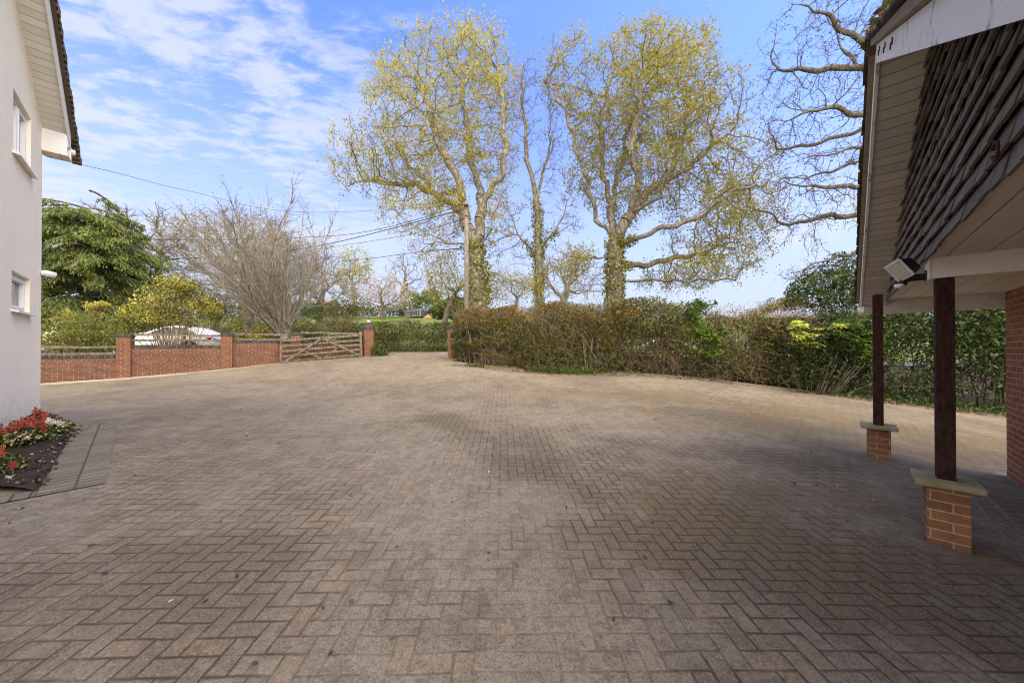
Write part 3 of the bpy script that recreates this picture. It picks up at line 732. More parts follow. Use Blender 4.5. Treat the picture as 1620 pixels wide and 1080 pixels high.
# local y: + is away from the drive
for (t, g, s, top) in pill:
    b = MB(); b.box(t - s / 2, t + s / 2, -s / 2, s / 2, g - .3, top - .11); po = b.build('pillar', M['brick_pillar'], GW)
    b = MB(); soldier(b, t - s / 2 - .02, t + s / 2 + .02, top - .11, -s / 2 - .02, s / 2 + .02, .11); b.build('cap', M['blue_brick'], po, bevel=.004)
panels = [(-4.2, -.17, 1.16, .2), (.17, 2.545, 1.50, .45), (2.885, 4.74, 1.70, .65), (5.1, 7.45, 1.72, .9)]
for (t0, t1, zt, g) in panels:
    b = MB(); b.box(t0, t1, -.108, .108, g - .4, zt); wpn = b.build('wall_panel', M['brick_wall'], GW)
    b = MB(); soldier(b, t0, t1, zt, -.125, .125, .1); b.build('coping', M['blue_brick'], wpn, bevel=.004)
# rails between the pillars
rails = [(-4.2, -.16, 1.30, 1.52, 'split timber rails above the wall left of the first brick pillar'),
         (.16, 2.55, 1.77, 1.95, 'split timber rails between the two near brick pillars, white car behind'),
         (2.88, 4.75, 1.84, 2.03, 'split timber rails between the second brick pillar and the open gate'),
         (5.08, 7.45, 1.98, 2.13, 'topmost split timber rail behind the open gate')]
for (t0, t1, za, zb, lab) in rails:
    q = wp(t0); RF = thing('rail_fence', lab, 'fence', (*q, 0), ANG_W, 'split rail fences on the garden wall')
    for z in ((za, zb) if t0 != 5.08 else (zb,)):
        pts = [(u * (t1 - t0), .0 + random.uniform(-.015, .015), z + random.uniform(-.012, .012)) for u in np.linspace(0, 1, 7)]
        b = MB()
        for p, q2 in zip(pts[:-1], pts[1:]): b.bar(p, (q2[0] + .002, q2[1], q2[2]), .035, .075 + random.uniform(-.012, .012))
        b.build('rail', M['oldwood'] if t0 > 0 else M['oldwood_dark'], RF, bevel=.006)
# gate pillars
def gate_pillar(x, y, g, s, top, label):
    o = thing('gate_pillar', label, 'gate pillar', (x, y, g), ANG_W, 'brick gate pillars')
    b = MB(); b.box(-s/2, s/2, -s/2, s/2, -.3, top - g); b.build('shaft', M['brick_pillar'], o)
    b = MB(); h = top - g; soldier(b, -s/2 - .03, s/2 + .03, h, -s/2 - .03, s/2 + .03, .11)
    b.hexa([(-s/2+.0, -s/2+.0, h+.112), (s/2, -s/2, h+.112), (s/2, s/2, h+.112), (-s/2, s/2, h+.112), (-.09, -.09, h+.26), (.09, -.09, h+.26), (.09, .09, h+.26), (-.09, .09, h+.26)])
    b.build('cap', M['blue_brick'], o, bevel=.004)
    return o, h + .26
gp, hh = gate_pillar(-6.52, 15.5, 1.14, .38, 2.33, 'red brick gate pillar with a lantern at the end of the open timber gate')
b = MB(); b.lathe((0, 0, hh), [(.05, 0), (.05, .03), (.015, .04), (.015, .07)], 10); ln = b.build('lantern', M['black'], gp, True)
b = MB(); b.hexa([(-.05,-.05,hh+.07),(.05,-.05,hh+.07),(.05,.05,hh+.07),(-.05,.05,hh+.07),(-.075,-.075,hh+.2),(.075,-.075,hh+.2),(.075,.075,hh+.2),(-.075,.075,hh+.2)]); b.build('lantern_glass', M['lens'], ln)
b = MB(); b.hexa([(-.1,-.1,hh+.2),(.1,-.1,hh+.2),(.1,.1,hh+.2),(-.1,.1,hh+.2),(-.02,-.02,hh+.28),(.02,-.02,hh+.28),(.02,.02,hh+.28),(-.02,.02,hh+.28)]); b.build('lantern_top', M['black'], ln)
gate_pillar(-2.38, 14.0, 1.06, .40, 2.26, 'red brick gate pillar half buried in the brown hedge')

# five-bar gate, folded back against the wall
GTL = 2.92
gh = wp(7.35, .30); gg = 1.10
GT = thing('timber_gate', 'weathered grey five bar timber gate swung open against the garden wall', 'gate', (*gh, gg), ANG_W + math.pi)
# local x from hinge (0) to free end (GTL); ground falls along it
def gz(x): return -.155 * x * .62
b = MB(); b.box(-.05, .05, -.05, .05, -.02, 1.12); b.build('hinge_stile', M['oldwood'], GT, bevel=.01)
b = MB(); b.box(GTL - .04, GTL + .04, -.045, .045, gz(GTL) - .05, gz(GTL) + 1.12); b.build('latch_stile', M['oldwood'], GT, bevel=.01)
for z in (.1, .33, .54, .74, .96):
    b = MB(); m_ = 6
    for q in range(m_):
        x0, x1 = GTL * q / m_, GTL * (q + 1) / m_; b.bar((x0, 0, z + gz(x0) + random.uniform(-.006, .006)), (x1 + .002, 0, z + gz(x1)), .028, .085)
    b.build('gate_bar', M['oldwood'], GT, bevel=.006)
for (x0, z0, x1, z1, yy) in ((.06, .08, 1.55, .98, .03), (GTL - .06, .06, 1.45, .98, .03), (.75, .62, 1.4, .1, -.03), (2.3, .58, 1.5, .1, -.03)):
    b = MB(); b.bar((x0, yy, z0 + gz(x0)), (x1, yy, z1 + gz(x1)), .03, .075); b.build('brace', M['oldwood'], GT, bevel=.006)

# ------------------------------------------------------------------ cars
def make_car(label, paint, group=None):
    o = thing('parked_car', label, 'car', group=group)
    # stations along x (front at -), half widths, sill, belt and roof heights
    st = [(-2.25, .62, .34, .60, .60), (-2.18, .74, .28, .70, .70), (-1.9, .84, .25, .78, .79), (-1.3, .88, .24, .86, .90), (-.75, .89, .24, .92, .97),
          (-.15, .89, .24, .95, 1.30), (.25, .89, .24, .96, 1.40), (.75, .89, .24, .97, 1.42), (1.2, .89, .24, .98, 1.36), (1.65, .87, .26, .99, 1.16), (2.0, .84, .3, .98, 1.02), (2.2, .78, .36, .92, .94), (2.27, .66, .42, .80, .80)]
    b = MB(); n = 13
    for x, w, zs, zb, zt in st:
        rf = min(1, max(0, (zt - zb) / .3)); wr = w * (1 - .27 * rf)
        ring = [(w * .9, zs), (w, zs + (zb - zs) * .45), (w * .985, zb - .05), (w * .95, zb), (wr + .02, zt - .04 * (1 + rf)), (wr - .08, zt), (0, zt + .012)]
        pts = ring + [(-a, z) for a, z in ring[:-1][::-1]]
        b.v += [(x, a, z) for a, z in pts]
    for i in range(len(st) - 1):
        for j in range(n):
            a_, c_ = i * n + j, i * n + (j + 1) % n; b.f.append((a_, a_ + n, c_ + n, c_))
    b.f.append(tuple(range(n))); b.f.append(tuple((len(st) - 1) * n + j for j in range(n))[::-1])
    body = b.build('body', paint, o, True)
    for sgn in (1, -1):
        for poly in ([(-.42, 1.0), (.28, 1.345), (.5, 1.365), (.5, 1.005)], [(.56, 1.005), (.56, 1.365), (1.12, 1.315), (1.55, 1.06), (1.5, 1.01)]):
            b = MB()
            def fn(x, z, d, sgn=sgn):
                f_ = (z - .97) / .42; return (x, sgn * (.865 - .20 * f_ + .012 + d), z)
            b.prism(poly, fn, 0., .006); b.build('side_window', M['darkglass'], o)
        b = MB(); b.prism([(2.08, .76), (2.2, .76), (2.2, .88), (1.98, .88)], lambda x, z, d: (x, sgn * (.80 + d), z), 0., .03); b.build('tail_lamp', M['redlens'], o)
        b = MB(); b.prism([(-2.12, .6), (-1.8, .68), (-1.8, .76), (-2.1, .7)], lambda x, z, d: (x, sgn * (.80 + d), z), 0., .04); b.build('headlight', M['lens'], o)
        b = MB(); b.box(-.5, -.36, sgn * .98 - .09, sgn * .98 + .09, .93, 1.06); b.build('wing_mirror', paint, o, bevel=.03)
        for x in (-1.38, 1.32):
            b = MB(); b.tube([(x, sgn * .80, .33), (x, sgn * .905, .33)], .40, 22); b.build('wheel_arch', M['tyre'], o)
            b = MB(); b.lathe((x, sgn * .70, .31), [(.30, 0), (.315, .04), (.315, .19), (.28, .225)], 22, (0, sgn, 0)); wh = b.build('wheel', M['tyre'], o, True)
            b = MB(); b.lathe((x, sgn * .9, .31), [(.20, 0), (.205, .03), (.05, .012)], 10, (0, sgn, 0)); b.build('rim', M['rim'], wh)
    b = MB(); b.hexa([(-.62, -.62, 1.0), (-.62, .62, 1.0), (-.1, .56, 1.30), (-.1, -.56, 1.30), (-.64, -.62, 1.02), (-.64, .62, 1.02), (-.12, .56, 1.335), (-.12, -.56, 1.335)]); b.build('windscreen', M['darkglass'], o)
    return o
c1 = make_car('white saloon car parked behind the brick garden wall', M['carpaint'])
q = W(280, 0, 16.5); c1.location = (q[0] - .1, 16.3, 1.10); c1.rotation_euler = (0, 0, math.radians(10))
c2 = make_car('silver car glimpsed through the leaves of the hedge', M['silver'])
q = W(1020, 0, 14.2); c2.location = (q[0], 14.0, .42); c2.rotation_euler = (0, 0, math.radians(-14))

# ------------------------------------------------------------------ pole and wires
pb = W(738, 490, 17.0); gp_ = float(G(pb[0], 17.0))
PL = thing('utility_pole', 'tall weathered wooden telegraph pole in front of the left oak', 'utility pole', (pb[0], 17.0, gp_))
top = W(737, 318, 17.0)[2] - gp_
b = MB(); b.tube([(0, 0, -.3), (0, 0, top * .5), (0, 0, top)], [.125, .112, .10], 14); b.build('shaft', M['pole'], PL, True)
b = MB(); b.box(-.10, .10, -.35, .35, top - .3, top - .2); b.build('crossarm', M['oldwood_dark'], PL, bevel=.01)
b = MB(); b.box(-.12, .12, -.16, -.10, top - .75, top - .45); b.build('junction_box', M['oldwood_dark'], PL, bevel=.01)
def wire(pts, label, r=.014):
    P = [W(*p) for p in pts]; base = P[0]; b = MB()
    # resample with a smooth curve
    out = []
    for i in range(len(P) - 1):
        p0, p1, p2, p3 = P[max(i-1, 0)], P[i], P[i+1], P[min(i+2, len(P)-1)]
        for t in np.linspace(0, 1, 8)[:-1]:
            out.append(.5 * ((2*p1) + (-p0+p2)*t + (2*p0-5*p1+4*p2-p3)*t*t + (-p0+3*p1-3*p2+p3)*t**3))
    out.append(P[-1]); b.tube([p - base for p in out], r, 5)
    o = b.build('overhead_wire', M['wire']); o.location = Vector([float(x) for x in base]); return tag(o, label, 'wire', 'overhead wires')
wire([(736, 322, 16.9), (640, 352, 17.5), (560, 369, 18), (480, 375, 18.6), (380, 378, 19.2), (262, 379, 20), (60, 372, 21)], 'upper of the two near wires running left from the pole past the bare tree')
wire([(736, 330, 16.9), (660, 350, 17.2), (600, 366, 17.5), (520, 385, 18), (420, 401, 18.6), (330, 407, 19.2), (230, 408, 20), (60, 398, 21)], 'thicker dark wire sagging lowest from the pole to the far left', .019)
wire([(736, 345, 17.1), (640, 372, 30), (540, 388, 40), (400, 410, 50)], 'thin wire running from the pole into the distance above the blossom tree', .02)
wire([(736, 392, 17.1), (650, 400, 25), (590, 408, 32), (540, 413, 40)], 'short lower wire from the pole passing in front of the small bare tree', .022)
wire([(72, 247, 6.3), (180, 272, 8.5), (300, 302, 11), (480, 335, 13.5), (736, 324, 17.0)], 'thin service cable from the rendered house eaves to the pole', .006)

# ------------------------------------------------------------------ small far structures
q = W(498, 492, 62); o = thing('green_shed', 'low green sheet sided shed beyond the field hedge', 'shed', (q[0], 62, float(G(q[0], 62))))
b = MB(); b.box(-3.6, 3.6, -1.5, 1.5, -.5, 2.0); b.build('wall', M['green_paint'], o)
b = MB(); b.prism([(-1.8, 2.0), (1.8, 2.0), (0, 2.9)], lambda a, h, d: (d, a, h), -3.8, 3.8); b.build('roof', M['oldwood_dark'], o)
q = W(660, 498, 58); o = thing('greenhouse', 'small pale framed greenhouse on the far lawn by dark conifers', 'greenhouse', (q[0], 58, float(G(q[0], 58))), math.radians(-35))
b = MB()
for x in np.linspace(-2, 2, 7):
    for y in (-1, 1): b.bar((x, y, 0), (x, y, 1.0), .07, .07, (1, 0, 0))
    for y in (-1, 1): b.bar((x, y, 1.0), (x, 0, 1.45), .07, .07, (1, 0, 0))
for y, z in ((-1, 1.0), (1, 1.0), (0, 1.45), (-1, .1), (1, .1)): b.bar((-2, y, z), (2, y, z), .08, .08)
b.build('frame', M['steel'], o)
b = MB(); b.box(-1.98, 1.98, -.97, .97, .05, .98); b.build('glazing', M['glass'], o)
b = MB(); b.lathe((0, 0, -.3), [(2.6, 0), (2.2, .5), (1.4, 1.0), (.6, 1.2), (0.02, 1.25)], 18); o = b.build('earth_heap', M['mound'], None, True)
q = W(692, 500, 57); o.location = (q[0], 57, float(G(q[0], 57)) - .1); tag(o, 'low brown heap of earth on the far lawn beside the greenhouse', 'heap')
q = W(84, 500, 24); NH = thing('neighbour_house', 'distant house showing only its brown tiled roof edge behind the left bushes', 'house', (q[0] - 1.5, 24, 1.2), math.radians(-12))
b = MB(); b.box(-5, 2.2, 0, 6, -.5, 2.3); b.build('wall', M['render'], NH)
b = MB(); b.prism([(-.5, 2.2), (6.5, 2.2), (3, 4.4)], lambda a, h, d: (d, a, h), -5.3, 2.6); b.build('roof', M['rooftile'], NH)
b = MB(); b.box(-5.3, 2.6, -.56, -.5, 2.05, 2.3); b.build('fascia', M['white'], NH)
# ------------------------------------------------------------------ vegetation materials
BARK = mat_bark('oak_bark', (.085, .078, .068), (.25, .233, .205), 2.5)
BARK_D = mat_bark('dark_bark', (.06, .054, .047), (.19, .173, .148), 2.5)
BARK_K = mat_bark('black_bark', (.035, .031, .028), (.115, .103, .088), 2.5)
BARK_G = mat_bark('grey_bark', (.12, .108, .09), (.30, .27, .225), 3.)
TWIG = mat_bark('hedge_twig', (.11, .085, .06), (.34, .27, .19), 5.)
L_OAK = mat_leaf('oak_spring_leaf', [(.22, .225, .025), (.35, .33, .04), (.46, .39, .06), (.28, .285, .03), (.40, .30, .055)], .5, .6, (.8, 1.15))
L_OAK2 = mat_leaf('oak_gold_leaf', [(.17, .18, .02), (.28, .265, .03), (.38, .325, .045), (.23, .235, .022), (.33, .25, .04)], .5, .6, (.75, 1.2))
L_BUD = mat_leaf('brown_bud', [(.10, .085, .03), (.17, .14, .05), (.13, .12, .03)], .3)
L_IVY = mat_leaf('ivy_leaf', [(.05, .075, .012), (.13, .16, .025), (.25, .26, .04), (.32, .28, .05)], .2, .4)
L_FIR = mat_leaf('cedar_needle', [(.03, .058, .018), (.085, .125, .028), (.22, .25, .05), (.12, .16, .034)], .25)
L_GOLD = mat_leaf('gold_leaf', [(.40, .38, .04), (.75, .62, .10), (.85, .74, .28), (.36, .38, .06)], .45)
L_OLIVE = mat_leaf('olive_leaf', [(.09, .12, .02), (.18, .20, .035), (.26, .25, .06), (.13, .16, .03)], .35)
L_HEDGE = mat_leaf('hedge_brown_leaf', [(.05, .043, .017), (.11, .09, .032), (.085, .10, .027), (.16, .12, .05), (.14, .15, .038), (.23, .20, .06)], .3, .55, (.6, 1.25), .9)
L_ORANGE = mat_leaf('orange_tip', [(.48, .20, .02), (.62, .28, .03), (.36, .24, .04)], .35)
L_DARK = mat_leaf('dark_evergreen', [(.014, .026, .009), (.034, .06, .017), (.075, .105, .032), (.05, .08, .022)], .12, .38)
L_LAUREL = mat_leaf('laurel_leaf', [(.06, .11, .012), (.11, .19, .02), (.19, .28, .035)], .35, .35)
L_RHODO = mat_leaf('rhododendron_new', [(.34, .42, .05), (.55, .58, .11), (.66, .64, .18)], .4, .4)
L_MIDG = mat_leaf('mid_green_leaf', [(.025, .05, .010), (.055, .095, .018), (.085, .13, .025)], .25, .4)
L_FIELDH = mat_leaf('field_hedge_leaf', [(.045, .05, .015), (.09, .095, .02), (.16, .16, .03), (.075, .06, .025), (.22, .22, .04)], .3)
L_BLOSSOM = mat_leaf('pale_blossom', [(.52, .43, .38), (.66, .58, .51), (.38, .31, .25)], .4)
L_RED = mat_leaf('red_pieris_leaf', [(.42, .06, .045), (.55, .12, .09), (.30, .045, .03), (.5, .2, .1)], .35)
L_WHITE = mat_leaf('cream_flower', [(.72, .66, .45), (.82, .78, .62), (.6, .55, .32)], .35)
L_WEED = mat_leaf('verge_weed', [(.05, .075, .015), (.09, .12, .022), (.14, .165, .035), (.08, .085, .028)], .35)
L_LITTER = mat_leaf('leaf_litter', [(.05, .035, .02), (.10, .07, .04), (.16, .11, .06), (.26, .21, .14), (.07, .05, .03)], .1)

def px_pts(pl, d, yoff=None):
    out = []
    for i, p in enumerate(pl):
        dd = d + (p[2] if len(p) > 2 else (yoff * i / max(1, len(pl) - 1) if yoff else 0)); out.append(W(p[0], p[1], dd))
    return out

def colonize(att, trunk, limbs, step=.3, di=2.6, dk=.5, iters=160, jit=.25, grav=.0, cap=9000):
    pos, par = [], []
    def add_line(pts, start):
        cur = start  # jit is read at call time
        ph = rng.uniform(0, 6.28, 6); s0 = 0.; wam = .75 * jit
        for a, b in zip(pts[:-1], pts[1:]):
            L = np.linalg.norm(b - a); k = max(1, int(L / step)); perp = rng.normal(size=3) * .07 * step
            for i in range(1, k + 1):
                s_ = s0 + L * i / k; wob = np.array([math.sin(s_ * 1.7 + ph[j_]) * .6 + math.sin(s_ * 4.7 + ph[j_ + 3]) * .45 for j_ in range(3)]) * wam * min(1, s_ / 1.5)
                p = a + (b - a) * i / k + rng.normal(size=3) * jit * step * .35 + wob
                pos.append(p); par.append(cur); cur = len(pos) - 1
            s0 += L
        return cur
    pos.append(np.array(trunk[0])); par.append(-1); j0, jit = jit, .06; add_line([np.array(p) for p in trunk], 0); jit = j0 * .8
    for pl in limbs:
        pl = [np.array(p) for p in pl]; P = np.array(pos); s = int(np.argmin(((P - pl[0]) ** 2).sum(1))); pl[0] = P[s]; add_line(pl, s)
    N0 = len(pos); cap = max(cap, N0 + 10)
    P = np.zeros((cap, 3)); P[:N0] = pos; PR = np.full(cap, -1); PR[:N0] = par; cnt = N0; nch = np.zeros(cap, int)
    for q in par:
        if q >= 0: nch[q] += 1
    A = np.array(att); bd = np.full(len(A), 1e9); bi = np.zeros(len(A), int)
    def upd(lo, hi):
        nonlocal bd, bi
        for s in range(0, len(A), 1500):
            d2 = ((A[s:s+1500, None] - P[None, lo:hi]) ** 2).sum(-1); m = d2.argmin(1); v = np.sqrt(d2[np.arange(len(m)), m])
            w = v < bd[s:s+1500]; bd[s:s+1500] = np.where(w, v, bd[s:s+1500]); bi[s:s+1500] = np.where(w, m + lo, bi[s:s+1500])
    upd(0, cnt)
    for it in range(iters):
        keep = bd > dk; A = A[keep]; bd = bd[keep]; bi = bi[keep]
        act = bd < di
        if not act.any() or len(A) == 0: break
        S = np.zeros((cnt, 3)); np.add.at(S, bi[act], unit(A[act] - P[bi[act]])); c = np.bincount(bi[act], minlength=cnt)
        src = np.where((c > 0) & (nch[:cnt] < 3))[0]
        if len(src) == 0: break
        src = src[:max(0, cap - cnt)]
        if len(src) == 0: break
        dirn = unit(unit(S[src]) + rng.normal(size=(len(src), 3)) * jit + np.array([0, 0, grav])); lo = cnt
        P[cnt:cnt+len(src)] = P[src] + dirn * step; PR[cnt:cnt+len(src)] = src; nch[src] += 1; cnt += len(src)
        upd(lo, cnt)
    return P[:cnt], PR[:cnt]

def tree(name, label, cat, base, att, trunk, limbs, r_trunk, r_tip=.012, bark=None, leafmat=None, nleaf=6, lsize=.14, step=.3, di=2.6, dk=.5, twigs=2, twig_len=.5,
         group=None, leafprob=1.0, ivy=None, jit=.25, grav=0., droop=None, lclump=0, spread=.22, cap=9000, asp=.6):
    P, PR = colonize(att, trunk, limbs, step, di, dk, jit=jit, grav=grav, cap=cap)
    n = len(P); cnt = np.zeros(n); ch = np.zeros(n, int)
    for i in range(n - 1, 0, -1):
        if ch[i] == 0: cnt[i] += 1
        cnt[PR[i]] += cnt[i]; ch[PR[i]] += 1
    e = math.log(max(cnt[0], 2)) / math.log(r_trunk / r_tip)
    R = r_tip * np.maximum(cnt, 1) ** (1 / e)
    idx = np.arange(1, n)
    mainc = np.full(n, -1); order = np.argsort(R[1:], kind='stable') + 1; mainc[PR[order]] = order
    # flare the base
    zb = P[0, 2]; R = R * (1 + .35 * np.exp(-(P[:, 2] - zb) / .5))
    parts = []
    for lo, hi, sides in ((0, .03, 4), (.03, .12, 6), (.12, 9, 10)):
        m = (R[PR[idx]] >= lo) & (R[PR[idx]] < hi); ii = idx[m]
        if len(ii): 
            ra = np.where(mainc[PR[ii]] == ii, R[PR[ii]], np.minimum(R[PR[ii]], R[ii] * 1.3))
            parts.append(frusta(P[PR[ii]], P[ii] + (P[ii] - P[PR[ii]]) * .06, ra, R[ii], sides))
            if sides > 4: parts.append(frusta(P[ii], P[ii] + unit(P[ii] - P[PR[ii]]) * R[ii][:, None] * .75, R[ii], R[ii] * .1, sides))
    thin = np.where(R < r_tip * 3.2)[0]; thin = thin[thin > 0]
    tips = []
    if twigs and len(thin):
        src = np.repeat(thin, twigs); d0 = unit(P[src] - P[PR[src]]); dirn = unit(d0 + rng.normal(size=d0.shape) * .8 + np.array([0, 0, .15 + grav]))
        L = twig_len * rng.uniform(.4, 1.2, (len(src), 1)); mid = P[src] + dirn * L * .55; end = mid + unit(dirn + rng.normal(size=d0.shape) * .45) * L * .5
        parts.append(frusta(P[src], mid, np.full(len(src), r_tip * .8), np.full(len(src), r_tip * .55), 3)); parts.append(frusta(mid, end, np.full(len(src), r_tip * .55), np.full(len(src), r_tip * .3), 3))
        tips = np.concatenate([mid, end])
    o = thing(name, label, cat, base, 0, group); bb = np.array(base)
    v, f = join_vf(parts); np_mesh('trunk', (v - bb, f), 4, bark or BARK, o, True)
    if leafmat is not None and len(tips):
        tp = tips[rng.random(len(tips)) < leafprob] if not lclump else tips[(noise(tips, lclump, 2) + .35 * noise(tips, lclump * 2.7, 5) + .55 * rng.normal(size=len(tips))) > np.quantile(noise(tips, lclump, 2), 1 - leafprob * .8)]
        c = np.repeat(tp, nleaf, 0) + rng.normal(size=(len(tp) * nleaf, 3)) * spread
        np_mesh('crown', leaves(c, lsize, asp, .5, droop) - bb, 4, leafmat, o)
    if ivy:
        k = (P[:, 2] < ivy[0]) & (R > ivy[1]) & (np.hypot(P[:, 0] - P[0, 0], P[:, 1] - P[0, 1]) < 1.1); ii = np.where(k)[0]
        c = []
        for i in ii:
            m = int(ivy[2]); th = rng.uniform(0, 6.28, m); rr = R[i] + rng.gamma(2., ivy[3], m)
            c.append(np.stack([P[i, 0] + np.cos(th) * rr, P[i, 1] + np.sin(th) * rr, P[i, 2] + rng.uniform(-step, step, m)], 1))
        if c:
            np_mesh('ivy', leaves(np.concatenate(c), ivy[4] if len(ivy) > 4 else .12, .85, .3) - bb, 4, L_IVY, o)
    return o

def ell_pts(ells, d, power=.45):
    out = []
    for px, py, rx, ry, n, dep in ells:
        u = unit(rng.normal(size=(n, 3))) * rng.random((n, 1)) ** power
        dd = d + u[:, 1] * dep; out.append(np.stack([((px + u[:, 0] * rx) - CX) / F * d, dd, EYE + (HZ - (py + u[:, 2] * ry)) / F * d], 1))
    return np.concatenate(out)
def base_at(px, d): x = (px - CX) / F * d; return (x, d, float(G(x, d)))

# ------------------------------------------------------------------ the two oaks, the slender tree, the dark tree by the house
D = 20.
b0 = base_at(757, D)
att = ell_pts([(700,180,105,125,900,4.2),(605,270,85,48,360,3),(640,190,65,75,330,3.2),(785,190,42,105,360,3.),(745,110,65,60,400,3.2),(700,340,60,50,80,3),(790,330,38,70,70,2.5),(560,235,42,22,70,2),(672,400,40,28,45,2),(830,445,35,20,30,2),(622,150,45,50,160,2.6),(600,225,60,40,160,2.6),(660,340,70,40,90,2.6)], D)
tree('oak_tree', 'left of the two big oaks, sparse yellow-green leaves, behind the utility pole', 'tree', b0, att,
     [b0, W(756, 470, D), W(754, 425, D), W(752, 398, D)],
     [px_pts([(752,398),(738,345,.3),(702,312,.8),(655,292,1.2),(600,285,1.5),(545,292,1.2)], D), px_pts([(738,345,.3),(728,290,-.5),(700,240,-1),(680,180,-1.2),(662,120,-1)], D),
      px_pts([(752,398),(764,325,.2),(745,255,.8),(736,185,1),(728,110,1.2),(715,58,1)], D), px_pts([(764,325,.2),(790,280,-.5),(801,225,-1),(792,150,-1),(790,100,-.6)], D),
      px_pts([(745,385),(720,388,-1),(690,372,-2),(672,395,-2.5)], D), px_pts([(760,420),(800,440,-1),(845,460,-1.5)], D), px_pts([(730,300),(690,310,2),(640,250,3),(610,200,3)], D),
      px_pts([(752,398),(775,360,-1),(795,310,-1.5),(800,290,-2)], D)],
     .50, .0135, BARK, L_OAK, 6, .125, dk=.48, di=3., twigs=2, twig_len=.48, leafprob=.66, cap=14000, lclump=1.1, ivy=(W(0, 385, D)[2], .13, 130, .07, .14), spread=.19, jit=.24)
b0 = base_at(972, D)
att = ell_pts([(1010,170,118,95,1150,4.8),(900,120,48,45,280,3),(1080,250,85,80,640,4),(1130,350,78,60,480,4),(1090,430,85,32,300,3.5),(935,240,45,80,200,3),(1010,300,60,55,230,4),(1180,270,26,60,80,3),(905,420,45,35,40,3),(1040,100,90,30,150,3),(1120,190,62,75,330,3.4),(1165,300,50,60,180,3),(1150,410,55,45,150,3)], D)
tree('oak_tree', 'right of the two big oaks, fuller golden-green crown, trunk ivy clad', 'tree', b0, att,
     [b0, W(972, 450, D), W(973, 405, D), W(972, 375, D)],
     [px_pts([(972,375),(945,345),(930,300,-.5),(925,262,-.8),(905,215,-1),(893,170,-1.2),(866,118,-1)], D), px_pts([(972,375),(966,330,.5),(955,270,1),(950,200,1.4),(962,130,1.2)], D),
      px_pts([(973,380),(1000,335,-.6),(1010,280,-1.4),(1000,240,-2),(1010,170,-2.2),(1022,105,-2)], D), px_pts([(985,352),(1030,300,.5),(1065,275,1),(1076,230,1.6),(1095,165,2)], D),
      px_pts([(1065,278,1),(1110,250,.6),(1145,215,.2)], D), px_pts([(975,385),(1030,370,-1.2),(1080,352,-2),(1150,312,-2.6),(1195,288,-2.6)], D),
      px_pts([(973,420),(1040,415,.8),(1100,402,1.2),(1175,380,1.5)], D), px_pts([(973,440),(1030,446,-1),(1090,440,-1.8),(1160,446,-2)], D), px_pts([(970,400),(935,410,-.6),(900,420,-1.2)], D),
      px_pts([(1000,335,-.6),(1045,310,-2),(1060,260,-3),(1050,200,-3.4)], D), px_pts([(966,330,.5),(985,250,2),(1000,180,3),(990,110,3.2)], D)],
     .48, .0135, BARK_D, L_OAK2, 7, .125, dk=.46, di=3., twigs=2, twig_len=.48, leafprob=.8, cap=14000, lclump=1.0, ivy=(W(0, 372, D)[2], .12, 120, .05, .13), spread=.2, jit=.24)
D = 21.; b0 = base_at(852, D)
att = ell_pts([(828,170,34,85,190,1.8),(872,240,32,75,150,1.8),(800,380,40,60,40,2),(895,350,35,70,50,2),(850,130,20,40,25,1.2),(850,330,40,60,40,2)], D, .6)
tree('slender_tree', 'slim bare ivy clad tree standing between the two big oaks', 'tree', b0, att,
     [b0, W(853, 450, D), W(852, 380, D), W(848, 310, D)], [px_pts([(848,310),(835,250),(828,180),(826,105)], D), px_pts([(850,320),(864,260,.4),(872,200,.6),(870,150,.6)], D), px_pts([(851,400),(885,350,-.5),(905,310,-.8)], D), px_pts([(851,410),(820,370,.5),(800,320,.7)], D)],
     .27, .011, BARK, L_OAK, 1, .12, dk=.42, di=2.6, twigs=4, twig_len=.6, leafprob=.08, ivy=(W(0, 318, D)[2], .07, 60, .055, .12), jit=.16, grav=.3)
D = 15.; b0 = base_at(1565, D)
att = ell_pts([(1290,150,80,120,300,3),(1280,335,85,58,270,2.4),(1440,80,80,130,180,4),(1290,40,80,45,150,3),(1300,250,80,45,170,2.4),(1300,430,55,25,90,2),(1250,190,45,35,60,2),(1225,340,25,25,35,1.5)], D, .5)
tree('dark_oak', 'large bare dark branched tree reaching out from behind the tile-hung gable', 'tree', b0, att,
     [b0, W(1550, 420, D), W(1540, 320, D), W(1528, 230, D), W(1510, 140, D), W(1490, 20, D), W(1470, -90, D)],
     [px_pts([(1510,140),(1440,108,-.5),(1378,72,-1),(1310,22,-1.4),(1255,2,-1.4)], D), px_pts([(1515,170),(1440,128),(1378,110),(1290,103,.4),(1235,112,.6)], D), px_pts([(1520,190),(1440,165,.6),(1380,130,1),(1330,60,1.4),(1300,10,1.5)], D),
      px_pts([(1525,220),(1440,190,-.4),(1372,178,-.8),(1310,172,-1),(1220,190,-1)], D), px_pts([(1530,240),(1450,208,.5),(1372,204,1),(1300,222,1.4),(1232,238,1.6)], D), px_pts([(1533,270),(1450,240,-.8),(1370,233,-1.2),(1285,244,-1.6)], D),
      px_pts([(1537,300),(1450,262,.4),(1368,250,.8),(1280,282,1)], D), px_pts([(1540,320),(1450,300,-.3),(1368,292,-.6),(1285,296,-.8),(1205,280,-1)], D), px_pts([(1545,360),(1450,342,.3),(1368,340,.5),(1290,346,.6),(1250,352,.6),(1196,332,.7)], D),
      px_pts([(1548,400),(1450,392,-.3),(1362,394,-.5),(1290,418,-.7),(1250,442,-.8)], D)],
     .52, .0088, BARK_K, L_BUD, 2, .08, dk=.33, di=2.6, step=.22, twigs=2, twig_len=.42, leafprob=.2, jit=.2, cap=14000, spread=.12)

